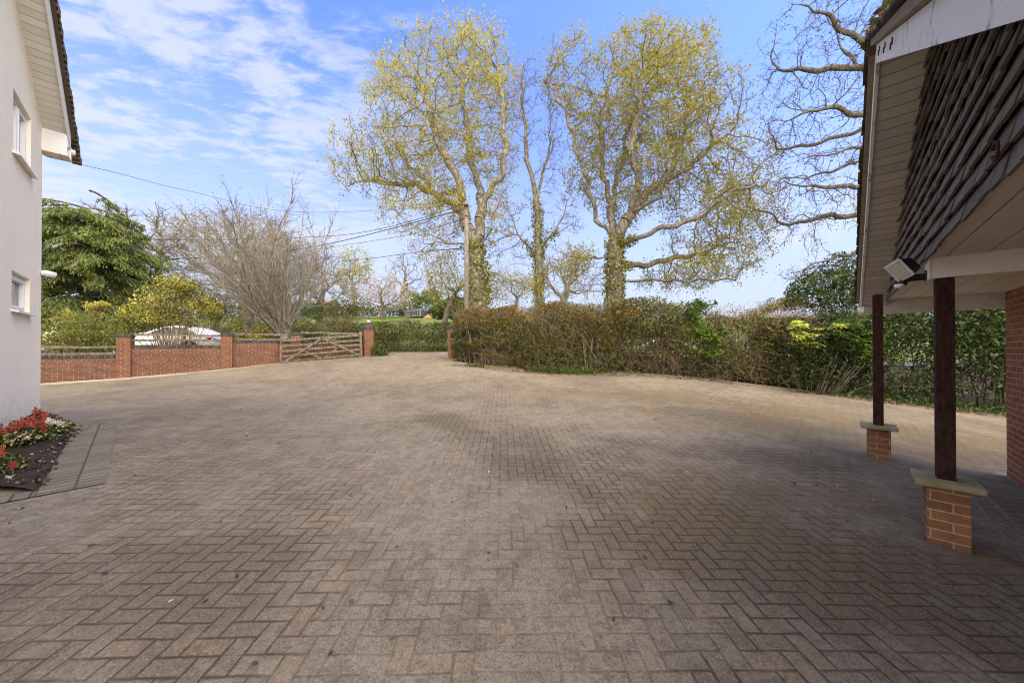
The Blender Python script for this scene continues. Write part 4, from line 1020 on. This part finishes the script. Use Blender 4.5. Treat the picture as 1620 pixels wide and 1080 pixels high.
# ------------------------------------------------------------------ fan-shaped bare tree and rounded bare tree behind it
def fan_tree(name, label, px, d, stems, r0, bark, spread_l, spread_r, L, leafmat=None):
    b0 = np.array(base_at(px, d)); o = thing(name, label, 'tree', b0); parts = []; tips = []
    fork = b0 + np.array([.05, 0, 1.15]); 
    tk = [b0 + np.array([-.05, 0, -.2]), b0 + np.array([0, 0, .5]), fork]; parts.append(frusta(np.array(tk[:-1]), np.array(tk[1:]), [r0 * 1.25, r0 * 1.05], [r0 * 1.05, r0], 12))
    for s in range(stems):
        thick = s % 3 == 0
        if thick: a = math.radians(rng.normal() * 15 + 2)
        else:
            u = rng.random(); a = math.radians(-spread_l * (1 - u ** .8 * 1.0) + spread_r * .9 * (rng.random() < .28) * rng.random())
        az = rng.normal() * .5
        dr = unit(np.array([math.sin(a), az, math.cos(a) * .95 + .12])[None])[0]
        Ls = L * rng.uniform(.65, 1.05) * (1 - .22 * abs(math.sin(a))); k = 16; p = fork + rng.normal(size=3) * np.array([.09, .09, .18]); rr = r0 * (rng.uniform(.24, .42) if thick else rng.uniform(.10, .2))
        pts = [p]; dirs = []
        for i in range(k):
            dr = unit((dr + np.array([0, 0, .02 + .02 * abs(math.sin(a))]) + rng.normal(size=3) * .075)[None])[0]; p = p + dr * Ls / k; pts.append(p); dirs.append(dr)
        pts = np.array(pts); rad = rr * (1 - np.arange(k + 1) / (k + 1)) ** .9 + .0055
        parts.append(frusta(pts[:-1], pts[1:], rad[:-1], rad[1:], 5))
        for i in range(3, k):       # side shoots
            for _ in range(rng.integers(1, 4)):
                dd = unit((dirs[i - 1] + rng.normal(size=3) * .42 + np.array([0, 0, .12]))[None])[0]; l2 = Ls * (.34 - .2 * i / k) * rng.uniform(.5, 1.2)
                q0 = pts[i]; q1 = q0 + dd * l2 * .5; q2 = q1 + unit((dd + rng.normal(size=3) * .15 + np.array([0, 0, .15]))[None])[0] * l2 * .5
                parts.append(frusta(np.array([q0, q1]), np.array([q1, q2]), [min(.012, rad[i]), .008], [.008, .0045], 4))
                for t_ in range(3):
                    q = q0 + (q2 - q0) * rng.uniform(.3, 1.); e = q + unit((dd + rng.normal(size=3) * .5)[None])[0] * l2 * .3; parts.append(frusta(q[None], e[None], [.006], [.0035], 3)); tips.append(e)
    v, f = join_vf(parts); np_mesh('trunk', (v - b0, f), 4, bark, o, True)
    if leafmat: c = np.array(tips); np_mesh('crown', leaves(c, .05, .6) - b0, 4, leafmat, o)
    return o
fan_tree('bare_tree', 'multi-stemmed bare tree fanning out behind the open gate', 449, 15.4, 46, .18, BARK_G, 72, 46, 6.6, L_BUD)

def round_tree(label, px, d, ells, bark, r, leafmat=None, lp=.0, lsize=.2, nleaf=2, dk=.9, di=5, step=.6, tip=.016, twigs=3, tl=1.0, name='bare_tree', group=None, grav=.1, fork=None, jit=.25, droop=None, spread=.3, asp=.6):
    b0 = base_at(px, d); att = ell_pts(ells, d); cx, cy = np.mean([e[0] for e in ells]), np.mean([e[1] for e in ells])
    fz = fork or (max(e[1] + e[3] for e in ells) - 2)
    top = W(px + (cx - px) * .2, fz, d)
    return tree(name, label, 'tree', b0, att, [b0, (np.array(b0) + top) / 2, top], [[top, W(px + (cx - px) * .5, (fz + cy) / 2, d)]], r, tip, bark, leafmat, nleaf, lsize, step=step, di=di, dk=dk, twigs=twigs, twig_len=tl, leafprob=lp, group=group, grav=grav, jit=jit, droop=droop, spread=spread, asp=asp, cap=6000)
round_tree('broad dome-shaped bare brown tree behind the fan-shaped tree', 388, 33, [(390,412,104,74,1700,7), (345,410,60,62,400,6), (450,430,60,50,300,6)], BARK_G, .6, L_BUD, .5, .13, 1, dk=.7, di=6, step=.45, tip=.02, twigs=5, tl=1.1, fork=480)
round_tree('bare grey tree left behind the conifer top', 185, 30, [(180,375,65,58,330,4)], BARK_D, .4, None, dk=1.0, di=6, step=.5, tip=.024, twigs=4, tl=.9, fork=430, jit=.35)
round_tree('bare tree with upright limbs between the conifer and the dome-shaped tree', 247, 28, [(255,370,38,48,150,3), (235,410,50,30,90,3), (275,440,30,40,70,3)], BARK_D, .3, None, dk=.9, di=6, step=.45, tip=.024, twigs=3, tl=.8, fork=440, jit=.35)
round_tree('bare brown tree just right behind the fan-shaped tree', 505, 38, [(500,430,45,55,420,4), (530,450,32,45,200,4)], BARK_G, .35, L_BUD, .35, .14, 1, dk=.8, di=5, step=.5, tip=.023, twigs=4, tl=1., fork=490)
round_tree('yellow-green leafed tree on the far hill left of the blossom tree', 562, 70, [(562,425,26,32,220,3.5), (548,440,22,25,90,3)], BARK_D, .45, L_OAK, .9, .42, 3, dk=1.2, di=7, step=.8, tip=.03, twigs=3, tl=1.4, fork=470, spread=.5)
round_tree('white blossom tree on the far lawn', 605, 55, [(605,462,46,30,500,4.5), (580,470,28,24,140,4), (630,475,24,18,100,3)], BARK_D, .35, L_BLOSSOM, .55, .24, 3, dk=.8, di=5, step=.5, tip=.02, twigs=3, tl=.9, name='blossom_tree', fork=488, spread=.4)
round_tree('small bare fan-topped tree to the right of the white blossom tree', 637, 66, [(637,428,28,27,260,3.2), (655,448,18,16,60,3)], BARK_D, .6, None, dk=1.1, di=7, step=.7, tip=.03, twigs=4, tl=1.2, fork=462)
round_tree('yellow-leaved bushy tree behind the utility pole and left oak trunk', 700, 30, [(700,440,34,45,300,3), (768,450,42,34,260,3), (735,460,50,28,160,3)], BARK_D, .25, L_OAK, .75, .17, 4, dk=.7, di=5, step=.4, tip=.015, twigs=3, tl=.7, fork=490, name='bushy_tree')
round_tree('pale bare spreading tree low behind the slender ivy clad tree', 887, 34, [(885,435,48,45,420,4), (930,450,40,30,180,4)], BARK_G, .4, L_BUD, .3, .14, 1, dk=.9, di=6, step=.5, tip=.024, twigs=4, tl=1., fork=478, jit=.4)
round_tree('loose pale green leafed small tree left of the slender ivy clad tree', 818, 32, [(815,455,36,32,230,3)], BARK_G, .2, L_OLIVE, .35, .14, 2, dk=.8, di=5, step=.4, tip=.014, twigs=3, tl=.7, fork=490, jit=.4, name='small_tree')
round_tree('small far bare tree on the skyline over the right part of the hedge', 1165, 60, [(1163,492,14,14,120,2), ], BARK_G, .25, L_BUD, .4, .2, 2, dk=.8, di=5, step=.5, tip=.02, twigs=3, tl=.8, fork=506)

# ------------------------------------------------------------------ cedar
def conifer():
    d = 17.5; b0 = np.array(base_at(140, d)); o = thing('conifer', 'broad dark green conifer with drooping layered boughs behind the left wall', 'conifer', b0)
    top = W(130, 335, d)[2] + .6; H = top - b0[2]; parts = [frusta(np.array([b0 - [0, 0, .2], b0 + [0, 0, H * .5]]), np.array([b0 + [0, 0, H * .5], b0 + [.05, 0, H * .9]]), [.24, .17], [.17, .03], 10)]; fol = []; fdir = []
    for s in range(190):
        h = rng.random() ** .85; z = .9 + h * (H - .9); az = rng.uniform(0, 6.28); Lm = (4.7 if math.cos(az) > 0 else 4.0) * (1 - .42 * h) * rng.uniform(.65, 1.1)
        lay = round(h * 5.6) / 5.6; z = .9 + (lay + rng.normal() * .05) * (H - .9) * .97
        if h > .9: Lm *= .75
        dr = np.array([math.cos(az), math.sin(az), .20]); p = b0 + [0, 0, max(z, .7)]; pts = [p]; k = 12
        for i in range(k):
            dr = unit((dr + np.array([0, 0, -.075]) + rng.normal(size=3) * .05)[None])[0]; p = p + dr * Lm / k; pts.append(p)
            if i > 2:
                for _ in range(7):
                    sd = unit(np.cross(dr, [0, 0, 1])[None])[0] * rng.choice([-1, 1]) * rng.uniform(.15, .65) * (1 - .5 * i / k)
                    q = p + sd + np.array([0, 0, -.08 - .25 * np.linalg.norm(sd) + rng.normal() * .05]); m = 6
                    tt = rng.random((m, 1)); cc = p + (q - p) * tt + np.array([0, 0, -.07]) + rng.normal(size=(m, 3)) * .055
                    fol.append(cc); fdir.append(np.repeat(unit((sd * .6 + dr * .5 + [0, 0, -.75])[None]), m, 0))
        pts = np.array(pts); rad = .05 * (1 - np.arange(k + 1) / (k + 2)) + .006; parts.append(frusta(pts[:-1], pts[1:], rad[:-1], rad[1:], 5))
    v, f = join_vf(parts); np_mesh('trunk', (v - b0, f), 4, BARK_D, o, True)
    c = np.concatenate(fol); L = unit(np.concatenate(fdir) + rng.normal(size=c.shape) * .35); S = unit(np.cross(L, rng.normal(size=c.shape) + [0, 0, 1.])); sz = rng.uniform(.12, .27, (len(c), 1))
    vv = np.stack([c - L * sz * .4, c + S * sz * .13, c + L * sz * .6, c - S * sz * .13], 1).reshape(-1, 3)
    np_mesh('crown', vv - b0, 4, L_FIR, o)
conifer()

# ------------------------------------------------------------------ shrubs
def shrub(name, label, cat, base, blobs, mats, n, size, twig=None, group=None, asp=.6, shell=.35, up=.5, ntw=60, droop=None, gap=.25, tw_r=.012):
    """blobs: (x,y,z,rx,ry,rz) relative to the base; mats: [(partname, material, share, size factor, zmin)]"""
    o = thing(name, label, cat, base, 0, group); bl = np.array(blobs, float); vol = bl[:, 3] * bl[:, 4] * bl[:, 5]; pr = vol ** .75 / (vol ** .75).sum(); bb = np.array(base, float)
    for nm, m, sh, sf, lo in mats:
        k = int(n * sh); c = []
        while sum(len(q) for q in c) < k:
            b = bl[rng.choice(len(bl), k * 2, p=pr)]; u = unit(rng.normal(size=(len(b), 3))) * (1 - shell * rng.random((len(b), 1)) ** 1.5)
            p = b[:, :3] + u * b[:, 3:6]; w = noise(p + bb, 3.2, 1) * .6 + noise(p + bb, 7., 2) * .4
            keep = (w > -gap) & (p[:, 2] > .04) & (u[:, 2] > lo); c.append(p[keep])
            if len(c) > 40: break
        c = np.concatenate(c)[:k]
        np_mesh(nm, leaves(c, size * sf, asp, up, droop), 4, m, o)
    if twig and ntw:
        tg = bl[rng.choice(len(bl), ntw, p=pr)]; u = unit(rng.normal(size=(ntw, 3))) * rng.uniform(.5, 1.12, (ntw, 1)); e = tg[:, :3] + u * tg[:, 3:6]; e[:, 2] = np.maximum(e[:, 2], .1)
        s = np.stack([rng.normal(size=ntw) * .12, rng.normal(size=ntw) * .12, np.full(ntw, -.05)], 1); s[:, :2] += e[:, :2] * .25
        mid = s * .5 + e * .5 + rng.normal(size=(ntw, 3)) * .08; mid[:, 2] = np.maximum(mid[:, 2], .05)
        v, f = join_vf([frusta(s, mid, np.full(ntw, tw_r * 1.3), np.full(ntw, tw_r * .8), 5), frusta(mid, e, np.full(ntw, tw_r * .8), np.full(ntw, tw_r * .3), 4)]); np_mesh('stems', (v, f), 4, twig, o, True)
    return o
def pxblobs(base, d, lst):
    out = []
    for px, py, rx, ry, rd in lst:
        p = W(px, py, d) - np.array(base); out.append((p[0], rng.uniform(-.3, .3) * rd, p[2], rx / F * d, rd, ry / F * d))
    return out
def pshrub(name, label, cat, px, d, lst, mats, n, size, **k):
    b = base_at(px, d); return shrub(name, label, cat, b, pxblobs(b, d, lst), mats, n, size, **k)
pshrub('gold_shrub', 'airy golden yellow and green shrub in front of the white car', 'shrub', 275, 14.2, [(268,478,52,36,1.1),(318,490,26,26,.8),(228,498,28,24,.8),(283,453,30,18,.7),(272,508,36,18,.8)],
       [('leaves', L_OLIVE, .7, 1, -1), ('gold_leaves', L_GOLD, .30, .85, -.2)], 9500, .095, twig=TWIG, ntw=110, gap=.12, shell=.7)
pshrub('olive_bush', 'rounded olive green bush with pale stems behind the wall nearest the rendered house', 'shrub', 120, 12.6, [(85,525,38,36,.9),(130,520,45,30,1.),(165,535,30,25,.8),(110,545,60,20,.9)],
       [('leaves', L_OLIVE, 1., 1, -1)], 9000, .075, twig=BARK_G, ntw=140, gap=.2, shell=.6)
pshrub('yellow_bush', 'small bright yellow flowering bush under the conifer', 'shrub', 145, 15.5, [(145,490,20,13,.5),(130,497,14,10,.5),(158,483,9,8,.4)], [('leaves', L_GOLD, .8, 1, -1), ('green_leaves', L_OLIVE, .2, 1, -1)], 1600, .085, twig=TWIG, ntw=30, shell=.8)
pshrub('green_bush', 'dark green bush between the conifer and the golden shrub', 'shrub', 195, 15.8, [(185,520,38,28,.8),(215,530,28,22,.8),(165,510,20,22,.7)], [('leaves', L_MIDG, .7, 1, -1), ('light_leaves', L_OLIVE, .3, 1, -1)], 5000, .09, twig=TWIG, ntw=40)
pshrub('pale_bush', 'small pale green bush right of the second brick pillar', 'shrub', 376, 15.4, [(376,520,8,14,.25),(374,530,9,10,.25)], [('leaves', L_RHODO, .6, 1, -1), ('green_leaves', L_MIDG, .4, 1, -1)], 700, .07, twig=TWIG, ntw=12)
pshrub('yellow_shrub', 'low yellow-leaved shrub at the foot of the fan-shaped tree', 'shrub', 423, 15.9, [(415,525,16,14,.5),(435,518,12,16,.4),(405,535,14,10,.4)], [('leaves', L_GOLD, .7, 1, -1), ('green_leaves', L_OLIVE, .3, 1, -1)], 1500, .08, twig=TWIG, ntw=30, gap=.1)
for i, (px, lst, lab, mats) in enumerate([
    (330, [(320,480,45,28,2.2),(365,490,38,22,2)], 'dull olive thicket under the dome-shaped bare tree', [('leaves', L_OLIVE, .6, 1, -1), ('dark_leaves', L_DARK, .4, 1, -1)]),
    (455, [(430,492,40,16,2),(475,495,34,14,2)], 'dark low thicket behind the fan-shaped tree', [('leaves', L_DARK, .6, 1, -1), ('light_leaves', L_FIELDH, .4, 1, -1)]),
    (545, [(530,492,34,22,2),(560,488,28,20,2),(500,490,20,14,2)], 'willowy light olive thicket left of the white blossom tree', [('leaves', L_FIELDH, 1., 1, -1)])]):
    pshrub('thicket', lab, 'thicket', px, 32 + 2 * i, lst, mats, 4200, .16, twig=TWIG, ntw=120, shell=.8, tw_r=.02)
for (px, d, lst, lab, m) in [
    (648, 64, [(640,491,32,11,3),(610,493,40,10,3),(575,494,30,10,3),(535,494,30,10,3)], 'dark clipped hedge strip behind the white blossom tree', L_DARK),
    (685, 60, [(675,484,30,18,4),(708,487,24,15,4)], 'dark green conifers on the far lawn edge', L_MIDG),
    (722, 44, [(722,489,22,18,3),(698,495,18,12,2)], 'rounded dark shrub beside the utility pole foot', L_DARK),
    (655, 75, [(650,472,16,13,3),(683,470,18,13,3)], 'yellowish trees far behind the conifers', L_OLIVE)]:
    pshrub('far_shrubbery', lab, 'shrubs', px, d, lst, [('leaves', m, .75, 1, -1), ('light_leaves', L_OLIVE, .25, 1, -.2)], 3200, .34, shell=.5, gap=.5)
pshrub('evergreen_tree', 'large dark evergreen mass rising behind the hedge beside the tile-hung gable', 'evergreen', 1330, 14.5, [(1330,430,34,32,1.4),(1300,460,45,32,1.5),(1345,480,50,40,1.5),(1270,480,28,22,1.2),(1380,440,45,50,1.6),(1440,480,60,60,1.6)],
       [('leaves', L_DARK, .72, 1, -1), ('sunlit_leaves', L_MIDG, .28, 1, 0)], 15000, .11, twig=TWIG, ntw=90, gap=.2)  # lighter green on the upper half puts sunlight into the leaf colour
pshrub('tan_shrub', 'tan and yellowish budding shrub on the hedge line left of the dark evergreen', 'shrub', 1225, 15, [(1222,487,26,16,.9),(1250,480,18,14,.8),(1195,497,16,10,.7)], [('leaves', L_OAK2, .55, .8, -1), ('brown_leaves', L_LITTER, .45, .8, -1)], 3200, .09, twig=TWIG, ntw=120, gap=.1, shell=.8)

# ------------------------------------------------------------------ hedges
def hedge(name, label, line, width, hfun, mats, n, size, ntw, twmat, gap=.3, asp=.6, thin=None, twl=.5, cat='hedge'):
    """line: (x,y) points along the near face; hfun(s) absolute top height; mats: [(part, mat, share, size factor, rule)]"""
    L = np.array(line, float); seg = np.linalg.norm(np.diff(L, axis=0), axis=1); cum = np.concatenate([[0], np.cumsum(seg)]); T = cum[-1]
    b0 = np.array((*L[0], float(G(*L[0])))); o = thing(name, label, cat, b0)
    def place(s, w, h):
        x = np.interp(s, cum, L[:, 0]); y = np.interp(s, cum, L[:, 1]); e = .2; tx = np.interp(s + e, cum, L[:, 0]) - np.interp(s - e, cum, L[:, 0]); ty = np.interp(s + e, cum, L[:, 1]) - np.interp(s - e, cum, L[:, 1])
        l = np.hypot(tx, ty); nx, ny = -ty / l, tx / l
        sg = np.sign(np.median(ny)) or 1.
        x = x + nx * sg * w; y = y + ny * sg * w; return x, y
    for nm, m, sh, sf, rule in mats:
        k = int(n * sh); got = []; tot = 0
        for _ in range(60):
            s = rng.random(k * 2) * T; h = rng.random(k * 2) ** .85
            w = rng.random(k * 2); face = rng.random(k * 2); w = np.where(face < .62, w ** 2.6, w) * width
            x, y = place(s, w, h); g = G(x, y); top = hfun(s) + .17 * noise(np.stack([x, y, 0 * x], 1), 1.6, 3) + .09 * noise(np.stack([x, y, 0 * x], 1), 6, 4)
            topm = h > .93
            bulge = .16 * noise(np.stack([x, y, h * 2.5], 1), 1.5, 5) - .10 * np.sin(h * 3.14) + .22 * np.maximum(h - .8, 0)
            xx, yy = place(s, w + bulge, h); z = g + .05 + (top - g) * h
            p = np.stack([xx, yy, z], 1); q = noise(p, 2.4, 6) * .55 + noise(p, 6.5, 7) * .45
            keep = q > -gap
            if rule: keep &= rule(s, w, h, p)
            if thin is not None: keep &= ~thin(s, w, h, p) | (rng.random(len(s)) < .38)
            got.append(p[keep]); tot += keep.sum()
            if tot >= k: break
        p = np.concatenate(got)[:k]
        np_mesh(nm, leaves(p, size * sf, asp, .35) - b0, 4, m, o)
    if ntw:
        s = rng.random(ntw) * T; w = rng.random(ntw) ** 1.7 * width; h = rng.random(ntw) ** .9
        x, y = place(s, w, h); g = G(x, y); top = hfun(s); a = np.stack([x, y, g + (top - g) * h * .96], 1)
        d = unit(rng.normal(size=(ntw, 3)) * np.array([.7, .7, .5]) + np.array([0, -.15, .75])); l = twl * rng.uniform(.4, 1.3, (ntw, 1)); m_ = a + d * l * .5; e = m_ + unit(d + rng.normal(size=(ntw, 3)) * .4) * l * .5
        # upright main stems
        k2 = ntw // 16; s = rng.random(k2) * T; x, y = place(s, rng.uniform(.1, .75, k2) * width, 0); g = G(x, y); a2 = np.stack([x, y, g - .05], 1); b2 = a2 + np.stack([rng.normal(size=k2) * .2, rng.normal(size=k2) * .2, (hfun(s) - g) * rng.uniform(.5, .95, k2)], 1)
        v, f = join_vf([frusta(a, m_, np.full(ntw, .006), np.full(ntw, .004), 4), frusta(m_, e, np.full(ntw, .004), np.full(ntw, .0022), 3), frusta(a2, b2, np.full(k2, .018), np.full(k2, .007), 5)])
        np_mesh('twigs', (v - b0, f), 4, twmat, o, True)
    return o
hl = [(-2.3, 13.1), (1.0, 12.1), (4.3, 11.0), (6.8, 10.45), (8.9, 9.9)]
def htop(s): return np.interp(s, [0, 1.5, 4, 7, 9, 11.6], [2.90, 2.98, 3.02, 2.96, 2.72, 2.50])
def carwin(s, w, h, p): return (np.abs(p[:, 0] - 4.25) < .8) & (np.abs(p[:, 2] - 1.60) < .22) & (w > .0)
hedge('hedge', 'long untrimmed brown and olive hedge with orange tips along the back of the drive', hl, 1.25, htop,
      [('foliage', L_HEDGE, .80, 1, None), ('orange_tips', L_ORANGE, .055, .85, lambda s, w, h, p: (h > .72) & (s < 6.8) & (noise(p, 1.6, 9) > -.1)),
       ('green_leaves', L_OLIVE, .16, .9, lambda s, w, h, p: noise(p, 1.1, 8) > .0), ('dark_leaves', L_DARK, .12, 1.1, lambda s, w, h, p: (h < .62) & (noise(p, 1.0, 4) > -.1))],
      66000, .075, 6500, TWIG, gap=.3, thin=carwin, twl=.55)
pshrub('laurel_bush', 'bright green laurel growing out of the middle of the brown hedge', 'shrub', 1110, 10.5, [(1100,500,14,16,.42),(1112,528,15,14,.4),(1128,540,14,12,.36),(1095,556,14,9,.36),(1125,560,16,9,.36),(1110,482,26,10,.4),(1075,482,16,7,.3),(1142,525,8,8,.3),(1085,520,8,10,.3)],
       [('leaves', L_LAUREL, .72, 1, -1), ('dark_leaves', L_MIDG, .28, 1, -1)], 2000, .115, twig=None, gap=.12, asp=.42, shell=.8)
hl2 = [(7.7, 10.2), (8.7, 9.95), (10.4, 9.35), (12.3, 8.55), (15.0, 7.4)]
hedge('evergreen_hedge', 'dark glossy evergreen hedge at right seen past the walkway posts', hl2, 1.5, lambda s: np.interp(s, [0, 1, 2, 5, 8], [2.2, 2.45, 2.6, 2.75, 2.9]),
      [('leaves', L_DARK, .74, 1, None), ('lit_leaves', L_MIDG, .26, 1, lambda s, w, h, p: h > .45)], 34000, .105, 1800, BARK_K, gap=.32, asp=.45, twl=.6)  # upper leaves get a lighter green, so lit tops are in the colour
def whorls(base, cl, mat_, nm, o, size=.16):
    c = []
    for (x, y, z) in cl:
        k = 9; th = np.linspace(0, 6.28, k, endpoint=False) + rng.random(); L = np.stack([np.cos(th), np.sin(th), rng.uniform(-.35, .25, k)], 1); c.append((np.array([x, y, z]), unit(L)))
    vs = []
    for p, L in c:
        S = unit(np.cross(L, [0, 0, 1.])); sz = size * rng.uniform(.7, 1.15, (len(L), 1)); tipd = np.array([0, 0, -.25]) * sz
        vs.append(np.stack([p + L * .01, p + L * sz * .55 + S * sz * .17, p + L * sz + tipd, p + L * sz * .55 - S * sz * .17], 1).reshape(-1, 3))
    np_mesh(nm, np.concatenate(vs), 4, mat_, o)
d = 9.5; rb = np.array(base_at(1300, d)); RO = thing('rhododendron', 'rhododendron with pale yellow-green new leaf whorls at the right end of the brown hedge', 'shrub', rb)
def wh(lst, n):
    out = []
    for px, py, rx, ry in lst:
        for _ in range(n): out.append(W(px + rng.normal() * rx * .5, py + rng.normal() * ry * .5, d - rng.random() * .35) - rb)
    return out
whorls(rb, wh([(1262,512,12,8),(1275,525,16,9),(1262,535,12,8),(1280,545,14,7),(1325,513,12,6)], 11), L_RHODO, 'pale_leaves', RO, .15)
whorls(rb, wh([(1335,535,22,14),(1365,550,22,16),(1345,515,18,8),(1385,525,14,18)], 16), L_LAUREL, 'green_leaves', RO, .15)
whorls(rb, wh([(1300,555,40,22),(1350,578,50,22),(1280,585,34,16),(1340,535,45,25),(1270,540,30,25),(1310,600,50,12)], 22), L_DARK, 'dark_leaves', RO, .15)
k = 26; e = np.array(wh([(1290,585,40,20),(1345,580,40,20)], k // 2)); s = np.stack([e[:, 0] * .45, e[:, 1] * .4 + .2, np.full(k, -.05)], 1)
v, f = join_vf([frusta(s, e, np.full(k, .014), np.full(k, .006), 5)]); np_mesh('stems', (v, f), 4, BARK_D, RO, True)

fh = [(-19.5, 23.1), (-12, 22.55), (-6, 21.95), (-1.5, 21.5), (6, 20.75)]
hedge('field_hedge', 'rough mixed roadside hedge across the lane seen through the gateway', fh, 1.3, lambda s: np.interp(s, [0, 5, 9, 13, 16, 26], [3.3, 3.2, 3.1, 3.12, 3.05, 3.0]),
      [('foliage', L_FIELDH, .6, 1, None), ('dark_foliage', L_DARK, .25, 1, lambda s, w, h, p: h > .3), ('brown_foliage', L_HEDGE, .3, 1, lambda s, w, h, p: (h < .6))],
      24000, .12, 3000, TWIG, gap=.22, twl=.7)

# ------------------------------------------------------------------ verge weeds, litter, bits on the drive
def scatter(name, mat_, line, w0, w1, n, size, hmax, kind='stuff', up=.6, patch=0.):
    L = np.array(line, float); seg = np.linalg.norm(np.diff(L, axis=0), axis=1); cum = np.concatenate([[0], np.cumsum(seg)])
    s = rng.random(n * 3) * cum[-1]; x = np.interp(s, cum, L[:, 0]); y = np.interp(s, cum, L[:, 1]); tx = np.gradient(L[:, 0], cum); ty = np.gradient(L[:, 1], cum)
    nx, ny = -np.interp(s, cum, ty), np.interp(s, cum, tx); l = np.hypot(nx, ny); w = w0 + (w1 - w0) * rng.random(n * 3) ** 1.3; x = x + nx / l * w; y = y + ny / l * w
    keep = noise(np.stack([x, y, 0 * x], 1), 1.7, 11) > patch; x, y = x[keep][:n], y[keep][:n]
    p = np.stack([x, y, G(x, y) + .01 + hmax * rng.random(len(x)) ** 1.5], 1)
    return tag(np_mesh(name, leaves(p, size, .5, up), 4, mat_), kind=kind)
vl = [(-2.3, 12.9), (1.0, 12.0), (4.3, 10.9), (6.8, 10.35), (9, 9.8), (12.3, 8.4), (15, 7.2)]
scatter('verge_weeds', L_WEED, vl[:5], .18, -.4, 4200, .065, .15, patch=.0)
scatter('leaf_litter', L_LITTER, vl, .4, -.6, 9000, .045, .03, up=2.0, patch=-.4)
scatter('verge_weeds_under_evergreens', L_MIDG, vl[4:], .4, -.4, 1500, .07, .22, patch=.1).name = 'ground_cover'
tl = [(-2.1, 13.4), (-2.35, 13.0), (-2.3, 12.6)]
scatter('verge_grass', L_WEED, [(-2.6, 13.3), (-2.0, 12.8), (-.5, 12.35)], .2, -.35, 700, .08, .14, patch=-.1)
b0 = base_at(598, 15.4); shrub('weed_clump', 'clump of green weeds at the foot of the lantern gate pillar', 'weeds', b0, [(0, 0, .25, .32, .3, .32), (.2, 0, .12, .35, .3, .18)], [('leaves', L_WEED, 1., 1, -1)], 900, .09, shell=.9)
scatter('wall_weeds', L_WEED, [tuple(wp(t, .0)) for t in (1.5, 4, 7.4)], -.16, -.45, 700, .05, .07, patch=.2)
scatter('roadside_grass', L_WEED, [(-14, 21.8), (-6, 21.1), (4, 20.2)], -.1, .9, 4500, .14, .35, patch=-.5)
# bits on the drive
n = 420; x = rng.uniform(-6, 6, n); y = 1 + rng.random(n) ** 1.6 * 8; p = np.stack([x, y, G(x, y) + .008], 1)
tag(np_mesh('drive_debris', leaves(p, .032, .5, 4., jit=.7), 4, L_LITTER), kind='stuff')
n = 60; x = rng.uniform(-6, 6, n); y = 1.5 + rng.random(n) ** 1.3 * 8; p = np.stack([x, y, G(x, y) + .010], 1)
tag(np_mesh('pale_debris', leaves(p, .03, .6, 4.), 4, L_WHITE), kind='stuff')
n = 130; x = rng.uniform(-5, 6, n); y = .95 + rng.random(n) ** 1.7 * 7; th = rng.uniform(0, 6.28, n); l = rng.uniform(.02, .07, n); a = np.stack([x, y, G(x, y) + .006], 1); q = a + np.stack([np.cos(th) * l, np.sin(th) * l, 0 * l + .004], 1)
tag(np_mesh('fallen_twigs', frusta(a, q, np.full(n, .0022), np.full(n, .0012), 4), 4, mat_plain('pale_twig', (.22, .17, .12), .9, .6, 8.), None, True), kind='stuff')

# ------------------------------------------------------------------ bed planting
def bed(name, label, px, py, lst, red, white, n=900):
    q = uvl(px, py); b = (q[0], q[1], float(G(*q)) + .03); d = q[1]
    bl = pxblobs(b, d, lst)
    m = [('leaves', L_MIDG, .50, 1, -1), ('light_leaves', L_RHODO, .10, .9, -1)]
    o = shrub(name, label, 'shrub', b, bl, m, n, .055, twig=TWIG, ntw=16, shell=.7, asp=.4, tw_r=.006)
    if red:
        c = np.concatenate([np.stack([W(px_ + rng.normal() * rx * .5, py_ + rng.normal() * ry * .5, d + rng.normal() * .12) - np.array(b) for _ in range(int(rx * 9))]) for px_, py_, rx, ry in red]); np_mesh('red_leaves', leaves(c, .05, .34, .2, (0, 0, .9)), 4, L_RED, o)['kind'] = 'stuff'
    if white:
        c = np.concatenate([np.stack([W(px_ + rng.normal() * rx * .5, py_ + rng.normal() * ry * .5, d + rng.normal() * .1) - np.array(b) for _ in range(int(rx * 9))]) for px_, py_, rx, ry in white]); np_mesh('flowers', leaves(c, .028, .8), 4, L_WHITE, o)['kind'] = 'stuff'
    return o
bed('pieris_shrub', 'largest red and cream flowering shrub against the rendered house wall', 30, 710, [(30,692,30,18,.28),(8,700,24,16,.28),(55,686,22,14,.22)], [(48,669,24,8),(26,676,14,9),(6,684,16,9),(68,672,9,11)], [(14,697,16,6),(34,690,24,6)], 2300)
bed('pieris_shrub', 'small red-tipped shrub at the far tip of the bed beside cream flowers', 64, 684, [(64,668,15,13,.2)], [(60,650,8,5),(68,657,11,6)], None, 600)
bed('cream_flower_shrub', 'low cream flowering shrub at the far corner of the bed', 86, 692, [(84,680,15,10,.18)], None, [(82,666,15,5),(97,670,8,4),(78,676,8,6)], 700)
bed('pieris_shrub', 'low red-tipped green shrub cut by the left edge at the near end of the bed', 4, 757, [(5,736,18,20,.22)], [(4,714,7,6),(22,735,6,5)], [(16,754,8,3)], 800)
